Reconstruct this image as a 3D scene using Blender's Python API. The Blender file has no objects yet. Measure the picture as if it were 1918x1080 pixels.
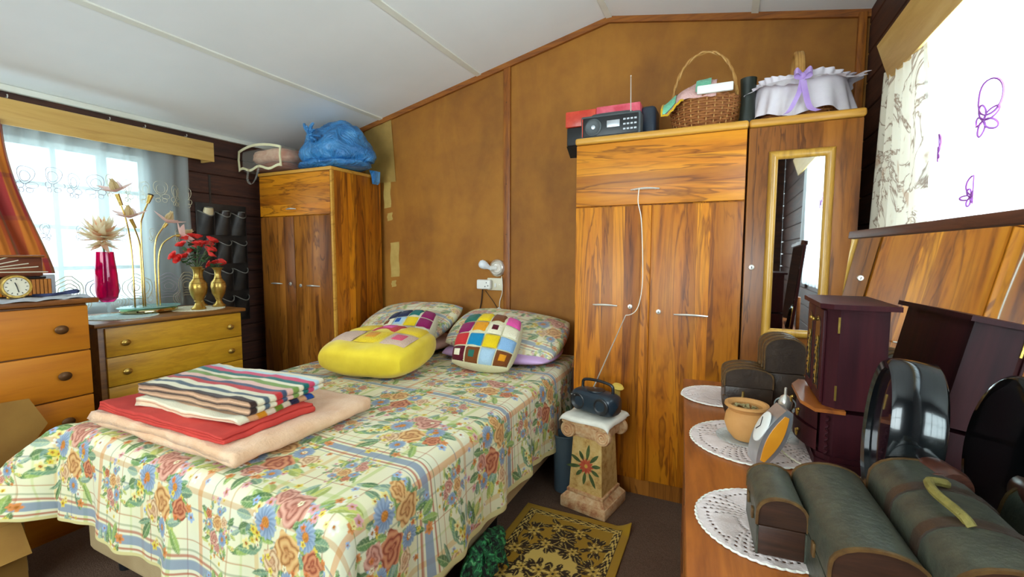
import bpy, bmesh, math, random
import numpy as np
from mathutils import Vector, Matrix, Euler, noise as mnoise
random.seed(4)
RNG = np.random.default_rng(7)
S = bpy.context.scene
C = S.collection
PI = math.pi

# ------------------------------------------------------------------ camera
cam_d = bpy.data.cameras.new('camera')
cam_d.sensor_width = 36.0
cam_d.sensor_fit = 'HORIZONTAL'
cam_d.lens = 839.06 / 1918 * 36.0
cam_d.clip_start = 0.02
cam = bpy.data.objects.new('camera', cam_d)
C.objects.link(cam)
yaw, pit, rol = .441449, .07818, .002488
fw = Vector((-math.sin(yaw)*math.cos(pit), math.cos(yaw)*math.cos(pit), -math.sin(pit)))
rt = Vector((math.cos(yaw), math.sin(yaw), 0))
up = rt.cross(fw)
rt2 = rt*math.cos(rol) + up*math.sin(rol)
up2 = -rt*math.sin(rol) + up*math.cos(rol)
mw = Matrix((rt2, up2, -fw)).transposed().to_4x4()
mw.translation = (0, 0, 1.25)
cam.matrix_world = mw
S.camera = cam

# ------------------------------------------------------------------ daylight and rear fill light
world = bpy.data.worlds.new('World')
S.world = world
world.use_nodes = True
bg = world.node_tree.nodes['Background']
bg.inputs[0].default_value = (0.86, 0.95, 1.0, 1)
bg.inputs[1].default_value = 2.6

def area(name, loc, direction, sx, sy, power, col):
    d = bpy.data.lights.new(name, 'AREA')
    d.shape = 'RECTANGLE'; d.size = sx; d.size_y = sy
    d.energy = power; d.color = col
    o = bpy.data.objects.new(name, d); C.objects.link(o)
    o.location = loc
    o.rotation_euler = Vector(direction).to_track_quat('-Z', 'Y').to_euler()
    return o
# daylight from the two side windows, and an added fill from behind
area('daylight_left', (-3.52, 0.98, 1.40), (1, 0, -.12), 1.25, 0.9, 12, (0.86, 0.97, 1.0))
area('daylight_right', (0.80, 1.20, 1.50), (-1, 0, -.15), 1.8, 0.95, 62, (0.95, 0.98, 1.0))
area('fill_rear', (-1.45, -1.72, 1.50), (0, 1, -.02), 2.5, 1.3, 92, (1.0, 0.965, 0.91))  # unseen source, added to brighten the room evenly from behind

S.view_settings.view_transform = 'Standard'
S.view_settings.look = 'None'
S.view_settings.gamma = 1.0
S.view_settings.use_curve_mapping = False
S.view_settings.exposure = 0.42

# ------------------------------------------------------------------ helpers
def lin(h):
    if not isinstance(h, str): return tuple(h)
    h = h.lstrip('#')
    v = [int(h[i:i+2], 16)/255 for i in (0, 2, 4)]
    return tuple(x/12.92 if x <= .04045 else ((x+.055)/1.055)**2.4 for x in v)
def lin4(h): return lin(h) + (1.0,)

class NT:
    def __init__(s, name):
        s.m = bpy.data.materials.new(name); s.m.use_nodes = True
        s.t = s.m.node_tree; s.n = s.t.nodes; s.l = s.t.links
        s.b = s.n['Principled BSDF']; s.out = s.n['Material Output']
    def add(s, typ, **kw):
        n = s.n.new(typ)
        for k, v in kw.items(): setattr(n, k, v)
        return n
    def link(s, a, b): s.l.new(a, b)
    def coord(s, sc=(1, 1, 1), rand=True):
        tc = s.add('ShaderNodeTexCoord')
        mp = s.add('ShaderNodeMapping'); mp.inputs['Scale'].default_value = sc
        if rand:
            oi = s.add('ShaderNodeObjectInfo')
            ad = s.add('ShaderNodeVectorMath', operation='MULTIPLY_ADD')
            ad.inputs[1].default_value = (7.3, 5.1, 3.7)
            s.link(oi.outputs['Random'], ad.inputs[0]); s.link(tc.outputs['Object'], ad.inputs[2])
            s.link(ad.outputs[0], mp.inputs['Vector'])
        else:
            s.link(tc.outputs['Object'], mp.inputs['Vector'])
        return mp.outputs[0]
    def noise(s, vec, scale=5, detail=4, rough=.55, dist=0):
        n = s.add('ShaderNodeTexNoise')
        n.inputs['Scale'].default_value = scale; n.inputs['Detail'].default_value = detail
        n.inputs['Roughness'].default_value = rough; n.inputs['Distortion'].default_value = dist
        if vec is not None: s.link(vec, n.inputs['Vector'])
        return n.outputs['Fac']
    def ramp(s, fac, stops, interp='LINEAR'):
        r = s.add('ShaderNodeValToRGB'); r.color_ramp.interpolation = interp
        e = r.color_ramp.elements
        while len(e) < len(stops): e.new(.5)
        for i, (p, c) in enumerate(stops):
            e[i].position = p; e[i].color = lin4(c)
        s.link(fac, r.inputs[0]); return r.outputs[0]
    def math(s, op, a, b=None):
        n = s.add('ShaderNodeMath', operation=op)
        for i, v in enumerate((a, b)):
            if v is None: continue
            if isinstance(v, (int, float)): n.inputs[i].default_value = v
            else: s.link(v, n.inputs[i])
        return n.outputs[0]
    def mix(s, fac, a, b, mode='MIX'):
        n = s.add('ShaderNodeMix', data_type='RGBA', blend_type=mode)
        for sock, v in ((n.inputs[0], fac), (n.inputs[6], a), (n.inputs[7], b)):
            if isinstance(v, (int, float)): sock.default_value = v
            elif isinstance(v, (tuple, str)): sock.default_value = lin4(v)
            else: s.link(v, sock)
        return n.outputs[2]
    def bump(s, h, strength=.3, dist=.01):
        b = s.add('ShaderNodeBump'); b.inputs['Strength'].default_value = strength
        b.inputs['Distance'].default_value = dist
        s.link(h, b.inputs['Height']); s.link(b.outputs[0], s.b.inputs['Normal'])
    def set(s, **kw):
        for k, v in kw.items():
            i = s.b.inputs[k.replace('_', ' ')]
            if isinstance(v, (int, float)): i.default_value = v
            elif isinstance(v, (str, tuple)): i.default_value = lin4(v)
            else: s.link(v, i)
        return s

def mat(name, c1, c2=None, rough=.5, metal=0, scale=8, bump=0, bscale=60, spec=.5, sc=(1, 1, 1), detail=4, **kw):
    t = NT(name); v = t.coord(sc)
    if c2:
        t.set(Base_Color=t.ramp(t.noise(v, scale, detail), [(.32, c1), (.68, c2)]))
    else: t.set(Base_Color=c1)
    t.set(Roughness=rough, Metallic=metal, Specular_IOR_Level=spec, **kw)
    if bump: t.bump(t.noise(v, bscale, 3), bump, .004)
    return t.m

def wood(name, light, mid, dark, axis='z', grain=1.0, plank=0, rough=.35, streak=.5, coat=0):
    """veneer or board wood with its grain along one axis"""
    t = NT(name)
    st = {'x': (.09, 1, 1), 'y': (1, .09, 1), 'z': (1, 1, .09)}[axis]
    v = t.coord(tuple(k*grain for k in st))
    a = t.noise(v, 13, 5, .6, 1.6)
    b = t.noise(v, 60, 3, .6, .4)
    col = t.ramp(a, [(.28, dark), (.46, mid), (.72, light)])
    v2 = t.coord(tuple(k*grain*.7 for k in st))
    s2 = t.noise(v2, 6, 6, .65, 4.0)
    line = t.ramp(s2, [(.44, '#000000'), (.495, '#ffffff'), (.55, '#000000')])
    col = t.mix(t.math('MULTIPLY', line, streak), col, dark)
    col = t.mix(.22, col, t.ramp(b, [(.3, dark), (.7, light)]))
    if plank:
        tc = t.add('ShaderNodeTexCoord'); sp = t.add('ShaderNodeSeparateXYZ')
        t.link(tc.outputs['Object'], sp.inputs[0])
        if axis == 'z': k = t.math('ADD', sp.outputs[0], sp.outputs[1])
        else: k = sp.outputs[2]
        fl = t.math('FLOOR', t.math('DIVIDE', k, plank))
        oi = t.add('ShaderNodeObjectInfo')
        fl = t.math('ADD', fl, t.math('MULTIPLY', oi.outputs['Random'], 37.0))
        wn = t.add('ShaderNodeTexWhiteNoise', noise_dimensions='1D'); t.link(fl, wn.inputs['W'])
        tone = t.ramp(wn.outputs['Value'], [(0, '#9a9a9a'), (.5, '#d0d0d0'), (1, '#ffffff')])
        col = t.mix(.85, col, tone, 'MULTIPLY')
    t.set(Base_Color=col, Roughness=rough, Coat_Weight=coat, Coat_Roughness=.12)
    t.bump(b, .08, .002)
    return t.m

def attr_mat(name, rough=.85, bump=.15, bscale=500, sheen=.1, fine=None):
    t = NT(name)
    a = t.add('ShaderNodeAttribute'); a.attribute_name = 'Col'
    v = t.coord((1, 1, 1), rand=False)
    t.set(Base_Color=a.outputs['Color'], Roughness=rough, Sheen_Weight=sheen, Specular_IOR_Level=.2)
    if bump: t.bump(t.noise(v, bscale, 2), bump, .003)
    return t.m

def glassy(name, col, alpha=.25, rough=.05):
    t = NT(name); t.set(Base_Color=col, Roughness=rough)
    tr = t.add('ShaderNodeBsdfTransparent'); tr.inputs[0].default_value = lin4(col)
    mx = t.add('ShaderNodeMixShader'); mx.inputs[0].default_value = alpha
    t.link(tr.outputs[0], mx.inputs[1]); t.link(t.b.outputs[0], mx.inputs[2])
    t.link(mx.outputs[0], t.out.inputs[0]); return t.m

def sheer(name, col, transp=.4, colour_socket=None, t=None, through=.5):
    t = t or NT(name)
    for n in list(t.n):
        if n == t.b: t.n.remove(n)
    d = t.add('ShaderNodeBsdfDiffuse'); tl = t.add('ShaderNodeBsdfTranslucent'); tr = t.add('ShaderNodeBsdfTransparent')
    for n in (d, tl):
        if colour_socket is not None: t.link(colour_socket, n.inputs[0])
        else: n.inputs[0].default_value = lin4(col)
    m1 = t.add('ShaderNodeMixShader'); m1.inputs[0].default_value = through
    m2 = t.add('ShaderNodeMixShader'); m2.inputs[0].default_value = transp
    t.link(d.outputs[0], m1.inputs[1]); t.link(tl.outputs[0], m1.inputs[2])
    t.link(m1.outputs[0], m2.inputs[1]); t.link(tr.outputs[0], m2.inputs[2])
    t.link(m2.outputs[0], t.out.inputs[0]); return t.m

def veneer(name, light, mid, dark, axis='z', plank=.08, rough=.4, streak=.8):
    """walnut print: strips of differing tone, each with its own wavy figure"""
    t = NT(name)
    tc = t.add('ShaderNodeTexCoord'); sp = t.add('ShaderNodeSeparateXYZ'); t.link(tc.outputs['Object'], sp.inputs[0])
    oi = t.add('ShaderNodeObjectInfo'); rnd = t.math('MULTIPLY', oi.outputs['Random'], 41.0)
    if axis == 'z': k = t.math('ADD', sp.outputs[0], sp.outputs[1]); g = sp.outputs[2]
    else: k = sp.outputs[2]; g = sp.outputs[0]
    kk = t.math('DIVIDE', k, plank)
    # strips of two widths
    fl = t.math('ADD', t.math('FLOOR', t.math('ADD', kk, t.math('MULTIPLY', t.math('SINE', t.math('MULTIPLY', kk, 1.9)), .35))), rnd)
    wn = t.add('ShaderNodeTexWhiteNoise', noise_dimensions='1D'); t.link(fl, wn.inputs['W'])
    off = t.math('MULTIPLY', wn.outputs['Value'], 23.0)
    cb = t.add('ShaderNodeCombineXYZ')
    t.link(k, cb.inputs[0]); t.link(t.math('ADD', t.math('MULTIPLY', g, .10), off), cb.inputs[1]); t.link(rnd, cb.inputs[2])
    v = cb.outputs[0]
    a = t.noise(v, 9, 4, .55, 1.2)
    w = t.noise(v, 6.5, 4, .55, 1.6)
    f = t.noise(v, 95, 3, .6, .3)
    col = t.ramp(a, [(.30, dark), (.42, mid), (.60, light)])
    l1 = t.ramp(w, [(.43, '#000000'), (.478, '#ffffff'), (.49, '#000000'), (.57, '#000000'), (.60, '#bbbbbb'), (.62, '#000000')])
    col = t.mix(t.math('MULTIPLY', l1, streak), col, dark)
    col = t.mix(.16, col, t.ramp(f, [(.3, dark), (.7, light)]))
    tone = t.ramp(wn.outputs['Value'], [(0, '#b0a090'), (.35, '#d6cdc2'), (.7, '#f4f0ea'), (1, '#ffffff')])
    col = t.mix(.9, col, tone, 'MULTIPLY')
    t.set(Base_Color=col, Roughness=rough, Specular_IOR_Level=.4)
    t.bump(f, .06, .002)
    return t.m

# --- geometry: (verts, faces)
def join(*gs):
    V, F = [], []
    for v, f in gs:
        k = len(V); V.extend([tuple(p) for p in v]); F.extend([tuple(i+k for i in q) for q in f])
    return V, F
def xf(g, loc=(0, 0, 0), rot=(0, 0, 0), sc=(1, 1, 1)):
    if isinstance(sc, (int, float)): sc = (sc,)*3
    M = Matrix.LocRotScale(Vector(loc), Euler(rot), Vector(sc))
    return [tuple(M @ Vector(p)) for p in g[0]], g[1]
def box(x0, x1, y0, y1, z0, z1, b=0, seg=2):
    V = [(x, y, z) for x in (x0, x1) for y in (y0, y1) for z in (z0, z1)]
    F = [(0, 1, 3, 2), (4, 6, 7, 5), (0, 4, 5, 1), (2, 3, 7, 6), (0, 2, 6, 4), (1, 5, 7, 3)]
    if not b: return V, F
    bm = bmesh.new(); vs = [bm.verts.new(p) for p in V]
    for f in F: bm.faces.new([vs[i] for i in f])
    bmesh.ops.bevel(bm, geom=list(bm.edges), offset=b, segments=seg, profile=.5, affect='EDGES')
    bm.verts.index_update()
    r = [tuple(v.co) for v in bm.verts], [tuple(v.index for v in f.verts) for f in bm.faces]
    bm.free(); return r
def cbox(c, s, b=0, rot=(0, 0, 0), seg=2):
    return xf(box(-s[0]/2, s[0]/2, -s[1]/2, s[1]/2, -s[2]/2, s[2]/2, b, seg), c, rot)
def tube(pts, r, n=8, closed=False):
    pts = [Vector(p) for p in pts]; N = len(pts)
    rs = r if isinstance(r, (list, tuple)) else [r]*N
    V, F = [], []
    prev = None
    for i, p in enumerate(pts):
        if closed: d = pts[(i+1) % N] - pts[i-1]
        else: d = pts[min(i+1, N-1)] - pts[max(i-1, 0)]
        if d.length < 1e-9: d = Vector((0, 0, 1))
        d.normalize()
        if prev is None:
            a = Vector((0, 0, 1)) if abs(d.z) < .9 else Vector((1, 0, 0))
            u = d.cross(a).normalized()
        else:
            u = (prev - d*prev.dot(d))
            u = u.normalized() if u.length > 1e-6 else d.orthogonal().normalized()
        prev = u; w = d.cross(u)
        for k in range(n):
            a = 2*PI*k/n
            V.append(tuple(p + (u*math.cos(a) + w*math.sin(a))*rs[i]))
    M = N if closed else N-1
    for i in range(M):
        j = (i+1) % N
        for k in range(n):
            F.append((i*n+k, i*n+(k+1) % n, j*n+(k+1) % n, j*n+k))
    if not closed:
        F.append(tuple(range(n))[::-1]); F.append(tuple((N-1)*n+k for k in range(n)))
    return V, F
def lathe(prof, n=28, c=(0, 0, 0), sx=1, sy=1):
    V, F = [], []
    for r, z in prof:
        for k in range(n):
            a = 2*PI*k/n; V.append((c[0]+r*sx*math.cos(a), c[1]+r*sy*math.sin(a), c[2]+z))
    m = len(prof)
    for i in range(m-1):
        for k in range(n):
            F.append((i*n+k, i*n+(k+1) % n, (i+1)*n+(k+1) % n, (i+1)*n+k))
    if prof[0][0] > 1e-6: F.append(tuple(range(n))[::-1])
    if prof[-1][0] > 1e-6: F.append(tuple((m-1)*n+k for k in range(n)))
    return V, F
def prism(poly, a0, a1, axis='y'):
    """polygon in the two other axes pushed along axis"""
    def P(p, t):
        return {'x': (t, p[0], p[1]), 'y': (p[0], t, p[1]), 'z': (p[0], p[1], t)}[axis]
    n = len(poly)
    V = [P(p, a0) for p in poly] + [P(p, a1) for p in poly]
    F = [(i, (i+1) % n, n+(i+1) % n, n+i) for i in range(n)] + [tuple(range(n))[::-1], tuple(range(n, 2*n))]
    return V, F
def grid(fn, nu, nv, wrap=False):
    V = [tuple(fn(i/(nu-1), j/(nv-1))) for j in range(nv) for i in range(nu)]
    F = [(j*nu+i, j*nu+i+1, (j+1)*nu+i+1, (j+1)*nu+i) for j in range(nv-1) for i in range(nu-1)]
    return V, F
def ball(c, r, n=16, m=10, sc=(1, 1, 1)):
    g = lathe([(max(1e-7, math.sin(PI*i/m)*r) if 0 < i < m else 1e-7, -math.cos(PI*i/m)*r) for i in range(m+1)], n)
    return xf(g, c, (0, 0, 0), sc)
def ribbon(pts, widths, normal, th):
    """flat band along pts with given half width direction vectors"""
    V, F = [], []
    for p, w in zip(pts, widths):
        p = Vector(p); w = Vector(w); nn = Vector(normal)*th
        V += [tuple(p-w-nn), tuple(p+w-nn), tuple(p+w+nn), tuple(p-w+nn)]
    N = len(pts)
    for i in range(N-1):
        for k in range(4): F.append((i*4+k, i*4+(k+1) % 4, i*4+4+(k+1) % 4, i*4+4+k))
    F += [(3, 2, 1, 0), tuple((N-1)*4+k for k in range(4))]
    return V, F
def arc(c, r, a0, a1, n, plane='xz', ry=None):
    ry = r if ry is None else ry; out = []
    for i in range(n):
        a = a0+(a1-a0)*i/(n-1); p, q = r*math.cos(a), ry*math.sin(a)
        out.append({'xz': (c[0]+p, c[1], c[2]+q), 'yz': (c[0], c[1]+p, c[2]+q), 'xy': (c[0]+p, c[1]+q, c[2])}[plane])
    return out

WM = {}
def thing(name, label, cat, loc=(0, 0, 0), rotz=0, group=None, kind=None):
    o = bpy.data.objects.new(name, None); C.objects.link(o)
    o.empty_display_size = .05
    o.location = loc; o.rotation_euler = (0, 0, rotz)
    if kind: o['kind'] = kind
    else: o['category'] = cat
    if label: o['label'] = label
    if group: o['group'] = group
    WM[o.name] = Matrix.LocRotScale(Vector(loc), Euler((0, 0, rotz)), Vector((1, 1, 1)))
    return o
def setcol(me, col):
    a = me.color_attributes.new('Col', 'FLOAT_COLOR', 'POINT')
    arr = np.ones((len(me.vertices), 4), np.float32); arr[:, :3] = col
    a.data.foreach_set('color', arr.ravel())
def mk(name, g, m, parent=None, smooth=True, world=True, col=None, sharp=38, label=None, cat=None, group=None, kind=None, base=True):
    """one mesh object; verts are world coordinates (or the parent's frame when world=False)"""
    V = np.array(g[0], float)
    if parent is not None and world:
        Mi = WM[parent.name].inverted()
        R = np.array(Mi.to_3x3()); V = V @ R.T + np.array(Mi.translation)
    lo, hi = V.min(0), V.max(0)
    o_ = (lo+hi)/2
    if parent is None and base: o_[2] = lo[2]
    me = bpy.data.meshes.new(name)
    me.from_pydata((V-o_).tolist(), [], g[1]); me.update()
    bm = bmesh.new(); bm.from_mesh(me); bmesh.ops.recalc_face_normals(bm, faces=list(bm.faces)); bm.to_mesh(me); bm.free()
    if smooth:
        me.polygons.foreach_set('use_smooth', [True]*len(me.polygons))
        if sharp: me.set_sharp_from_angle(angle=math.radians(sharp))
    if m: me.materials.append(m)
    if col is not None: setcol(me, np.asarray(col, np.float32))
    o = bpy.data.objects.new(name, me); C.objects.link(o)
    if parent is not None:
        o.parent = parent; o.location = o_
        WM[o.name] = WM[parent.name]; ORG[o.name] = o_
        if parent.name in ORG: o.location = o_-ORG[parent.name]
    else:
        o.location = o_; WM[o.name] = Matrix.Identity(4); ORG[o.name] = o_
    if label: o['label'] = label
    if cat: o['category'] = cat
    if group: o['group'] = group
    if kind: o['kind'] = kind
    return o
ORG = {}
def inst(src, parent, loc, rot=(0, 0, 0), sc=(1, 1, 1), name=None):
    """a copy of a part that shares its mesh; loc in the parent's frame"""
    o = src.copy(); C.objects.link(o)
    if name: o.name = name
    o.parent = parent
    l = Vector(loc)
    if parent is not None and parent.name in ORG: l = l - Vector(ORG[parent.name])
    o.location = l; o.rotation_euler = rot
    o.scale = sc if not isinstance(sc, (int, float)) else (sc,)*3
    return o
def tag(o, label, cat, group=None):
    o['label'] = label; o['category'] = cat
    if group: o['group'] = group
    return o
def nz(x, y, z=0, s=1): return mnoise.noise(Vector((x*s, y*s, z*s)))

# ------------------------------------------------------------------ materials
M = {}
M['board'] = (lambda: None)()
def hardboard():
    t = NT('hardboard_brown'); v = t.coord((1, 1, 1), rand=False)
    a = t.noise(v, 1.6, 5, .6, .3); b = t.noise(v, 7, 6, .65); c = t.noise(v, 160, 2)
    col = t.ramp(a, [(.3, '#86521c'), (.5, '#a4661e'), (.7, '#b27526')])
    col = t.mix(.25, col, t.ramp(b, [(.35, '#744622'), (.65, '#b27a2e')]))
    v2 = t.coord((1.5, 1.5, .5), rand=False)
    col = t.mix(.22, col, t.ramp(t.noise(v2, 2.3, 5, .6, .8), [(.35, '#6a4228'), (.6, '#b67e34')]))
    t.set(Base_Color=col, Roughness=.62, Specular_IOR_Level=.3); t.bump(c, .1, .002); return t.m
M['board'] = hardboard()
M['batten'] = wood('batten_wood', '#b06a1c', '#97541a', '#5d2f0f', 'z', 2, rough=.45)
M['batten_x'] = wood('trim_wood', '#b06a1c', '#97541a', '#5d2f0f', 'x', 2, rough=.45)
M['plank'] = wood('dark_plank', '#5e3420', '#43241a', '#23120d', 'y', 1.2, rough=.6)
M['plank_x'] = wood('dark_plank_rear', '#5e3420', '#43241a', '#23120d', 'x', 1.2, rough=.6)
M['ceil'] = mat('ceiling_white', '#f0f2f0', '#f7f8f6', .8, scale=2)
M['strip'] = mat('ceiling_strip', '#e6e4d4', '#eeeee2', .6, scale=5)
def carpet():
    t = NT('carpet_brown'); v = t.coord()
    a = t.noise(v, 3, 4); b = t.noise(v, 260, 2); c = t.noise(v, 45, 3)
    col = t.mix(.5, t.ramp(a, [(.3, '#5a4335'), (.7, '#6e5646')]), t.ramp(b, [(.3, '#45332a'), (.7, '#7d6554')]))
    t.set(Base_Color=col, Roughness=.95, Specular_IOR_Level=.1); t.bump(t.math('ADD', b, c), .6, .006); return t.m
M['carpet'] = carpet()
M['pelmet'] = wood('pelmet_wood', '#e0bd72', '#d3a95a', '#b98a42', 'y', .9, rough=.5, streak=.15)
M['walnut'] = veneer('walnut_veneer', '#dc8a16', '#c9730c', '#6a3006', 'z', .085)
M['walnut_x'] = veneer('walnut_veneer_flap', '#dc8c18', '#cb760e', '#6a3206', 'x', .10)
M['walnut_edge'] = wood('walnut_edge', '#dca544', '#cf9234', '#96601c', 'x', 1.2, rough=.4, streak=.1)
M['walnut_shaded'] = veneer('walnut_veneer_shaded', '#b8742c', '#a3621f', '#52280f', 'z', .09, rough=.32)  # browner copy of the walnut; weaker light is put into its colour
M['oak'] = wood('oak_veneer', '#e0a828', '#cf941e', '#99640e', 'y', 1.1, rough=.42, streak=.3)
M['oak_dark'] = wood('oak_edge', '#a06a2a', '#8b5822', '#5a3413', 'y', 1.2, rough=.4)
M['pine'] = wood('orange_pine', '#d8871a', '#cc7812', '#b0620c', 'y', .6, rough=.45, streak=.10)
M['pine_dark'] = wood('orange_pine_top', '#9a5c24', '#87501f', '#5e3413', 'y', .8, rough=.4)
M['mahog'] = wood('mahogany_top', '#b86a28', '#a0561e', '#6a3212', 'y', 1.0, rough=.38, streak=.25, coat=.1)
M['darkred'] = wood('rosewood', '#4c1a1e', '#3a121a', '#240a10', 'z', 1.0, rough=.5, streak=.2, coat=0)
M['darkred'].node_tree.nodes['Principled BSDF'].inputs['Specular IOR Level'].default_value = .2
M['chrome'] = mat('chrome', '#efeae0', None, .28, .75)
M['silver'] = mat('brushed_silver', '#b9bcc0', '#c9ccd0', .35, .8, scale=30)
M['gold'] = mat('polished_brass', '#b8923e', '#d6b566', .3, .85, scale=18, bump=.3, bscale=70)
M['gold_thin'] = mat('gold_stem', '#c7a860', None, .25, .9)
M['bronze'] = mat('bronze_knob', '#5a3a1e', '#6e4a28', .4, .5, scale=20)
M['black'] = mat('black_plastic', '#17181a', '#202224', .38, 0, scale=10)
M['grey_plastic'] = mat('grey_plastic', '#4a4f50', '#565b5c', .5, 0, scale=10)
M['navy'] = mat('radio_navy', '#1b2a35', '#22323d', .3, 0, scale=6)
M['white'] = mat('white_plastic', '#e9e7df', '#f2f0ea', .35, scale=8)
M['cream'] = mat('cream_plastic', '#d9d0b4', '#e2dac2', .4, scale=8)
M['mirror'] = mat('mirror_glass', '#e8eeee', None, .02, 1)
M['frame_gold'] = wood('mirror_frame_wood', '#d2a245', '#c08d34', '#8d6120', 'z', 1.5, rough=.3, streak=.2, coat=.2)
M['wframe'] = mat('window_frame_paint', '#c3cfd0', '#d2dcdc', .5, scale=6)
M['glass'] = glassy('window_glass', '#f2fbff', .06, .02)
M['tape'] = mat('masking_tape', '#b8964a', '#c7a65a', .7, scale=14, bump=.2, bscale=30)
M['brownpaper'] = mat('brown_paper', '#9a7838', '#b08b45', .6, scale=9, bump=.5, bscale=25)
M['cardboard'] = mat('cardboard', '#94682a', '#a67a34', .85, scale=6, bump=.1)
M['bedbase'] = mat('bed_base_fabric', '#b09468', '#bfa478', .9, scale=8, bump=.3, bscale=300)
M['mattress'] = mat('mattress_fabric', '#d8cfb4', '#e2dac2', .9, scale=8)
M['cable_white'] = mat('white_cable', '#e8e2d2', None, .4)
M['cable_black'] = mat('black_cable', '#2a1b14', None, .5)

# ------------------------------------------------------------------ setting
XL, XR, YB, YF = -3.335, 0.60, 2.80, -1.55
RX, RZ = -.676, 2.668
def ceil_z(x): return RZ-.2174*(RX-x) if x < RX else RZ-.187*(x-RX)
fl = mk('floor', box(XL-.06, XR+.06, YF-.06, YB+.06, -.06, 0), M['carpet'], smooth=False, kind='structure')
fl['label'] = 'dark brown carpet floor'

# back wall: hardboard panels with battens
wb = thing('wall_back', 'brown hardboard gable wall behind the bed', None, (-1.36, YB+.03, 0), kind='structure')
def gable(x0, x1, y0, y1):
    xs = [x0] + ([RX] if x0 < RX < x1 else []) + [x1]
    poly = [(x0, 0), (x1, 0)] + [(x, ceil_z(x)+.02) for x in reversed(xs)]
    return prism(poly, y0, y1, 'y')
mk('panel', gable(XL-.05, -1.359, YB, YB+.03), M['board'], wb, smooth=False)
mk('panel', gable(-1.356, XR+.05, YB, YB+.03), M['board'], wb, smooth=False)
mk('batten', box(-1.383, -1.333, YB-.016, YB, 0, 2.50, .003), M['batten'], wb)
for k, zz in enumerate((2.26, 1.72, 1.38)):
    mk('nail_head', xf(lathe([(.004, 0), (.004, .002), (1e-6, .003)], 8), (-1.36, YB-.016, zz), (PI/2, 0, 0)), M['bronze'], wb)
def slopebar(x0, x1, y0, y1, dz0, dz1):
    return prism([(x0, ceil_z(x0)+dz0), (x1, ceil_z(x1)+dz0), (x1, ceil_z(x1)+dz1), (x0, ceil_z(x0)+dz1)], y0, y1, 'y')
mk('trim_1', slopebar(XL, RX, YB-.02, YB, -.035, 0), M['batten_x'], smooth=False, kind='structure')
mk('trim_2', slopebar(RX, XR, YB-.02, YB, -.035, 0), M['batten_x'], smooth=False, kind='structure')
mk('trim_3', box(XR-.05, XR-.015, YB-.03, YB, 0, 2.42, .003), M['batten'], kind='structure')
# masking tape and brown paper stuck on the wall beside the left wardrobe
mk('brown_paper_sheet', grid(lambda u, v: ((-2.36-.42*u+.10*(1-v)*(1-u)) if False else (-2.62+.26*u+.045*(1-v)*u), YB-.006-.006*nz(u*4, v*5, 1), 1.80+(.52+.05*u)*v), 12, 14), M['brownpaper'], label='creased brown paper taped high on the wall behind the blue bag', cat='paper')
for (xa, xb, za, zb) in ((-2.44, -2.372, 1.60, 1.80), (-2.41, -2.36, 1.50, 1.56), (-2.385, -2.30, 1.06, 1.33), (-2.38, -2.335, .98, 1.03)):
    hh = zb-za
    mk('tape_strip', grid(lambda u, v: (xa+(xb-xa)*u+.004*math.sin(v*9), YB-.0015-.001*nz(u*3, v*7, xa), za+hh*v+.008*u), 5, 9), M['tape'], wb)

# ceiling boards and cover strips
ce = thing('ceiling', 'white sloping board ceiling with cover strips', None, (-1.4, .6, 2.4), kind='structure')
seams = [XL-.05, -2.44, -1.57, RX, .1, XR+.05]
for a, b in zip(seams[:-1], seams[1:]):
    mk('panel', prism([(a+.002, ceil_z(a+.002)), (b-.002, ceil_z(b-.002)), (b-.002, ceil_z(b)+.03), (a+.002, ceil_z(a)+.03)], YF, YB+.02, 'y'), M['ceil'], ce, smooth=False)
for a in (-2.44, -1.57, RX, .1):
    mk('cover_strip', slopebar(a-.017, a+.017, YF, YB-.02, -.007, 0), M['strip'], ce, smooth=False)
mk('cornice_strip', box(XL, XL+.03, YF, YB, ceil_z(XL)-.028, ceil_z(XL)+.004, .006), M['strip'], ce)

# plank walls on both sides with window openings
def plank_wall(name, xw, sgn, ztop, win, label):
    y0, y1, z0, z1 = win
    w = thing(name, label, None, (xw-sgn*.04, .6, 0), kind='structure')
    xa, xb = sorted((xw-sgn*.018, xw-sgn*.07))
    for (a, b, c, d) in ((YF, y0, 0, ztop), (y1, YB+.03, 0, ztop), (y0, y1, 0, z0), (y0, y1, z1, ztop)):
        mk('backing', box(xa, xb, a, b, c, d), M['plank'], w, smooth=False)
    h = .139; z = 0
    while z < ztop-.01:
        zt = min(z+h, ztop)
        spans = [(YF, YB)]
        if z < z1 and zt > z0: spans = [(YF, y0), (y1, YB)]
        for a, b in spans:
            xa2, xb2 = sorted((xw, xw-sgn*.018))
            mk('plank', box(xa2, xb2, a, b, z+.002, zt-.002, .004, 1), M['plank'], w, smooth=False)
        z += h
    return w
LWIN = (.34, 1.62, .93, 1.85)
RWIN = (.25, 2.22, 1.02, 1.98)
plank_wall('wall_left', XL, 1, 2.10, LWIN, 'dark brown horizontal plank wall on the left')
plank_wall('wall_right', XR, -1, 2.44, RWIN, 'dark brown horizontal plank wall on the right')
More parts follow.
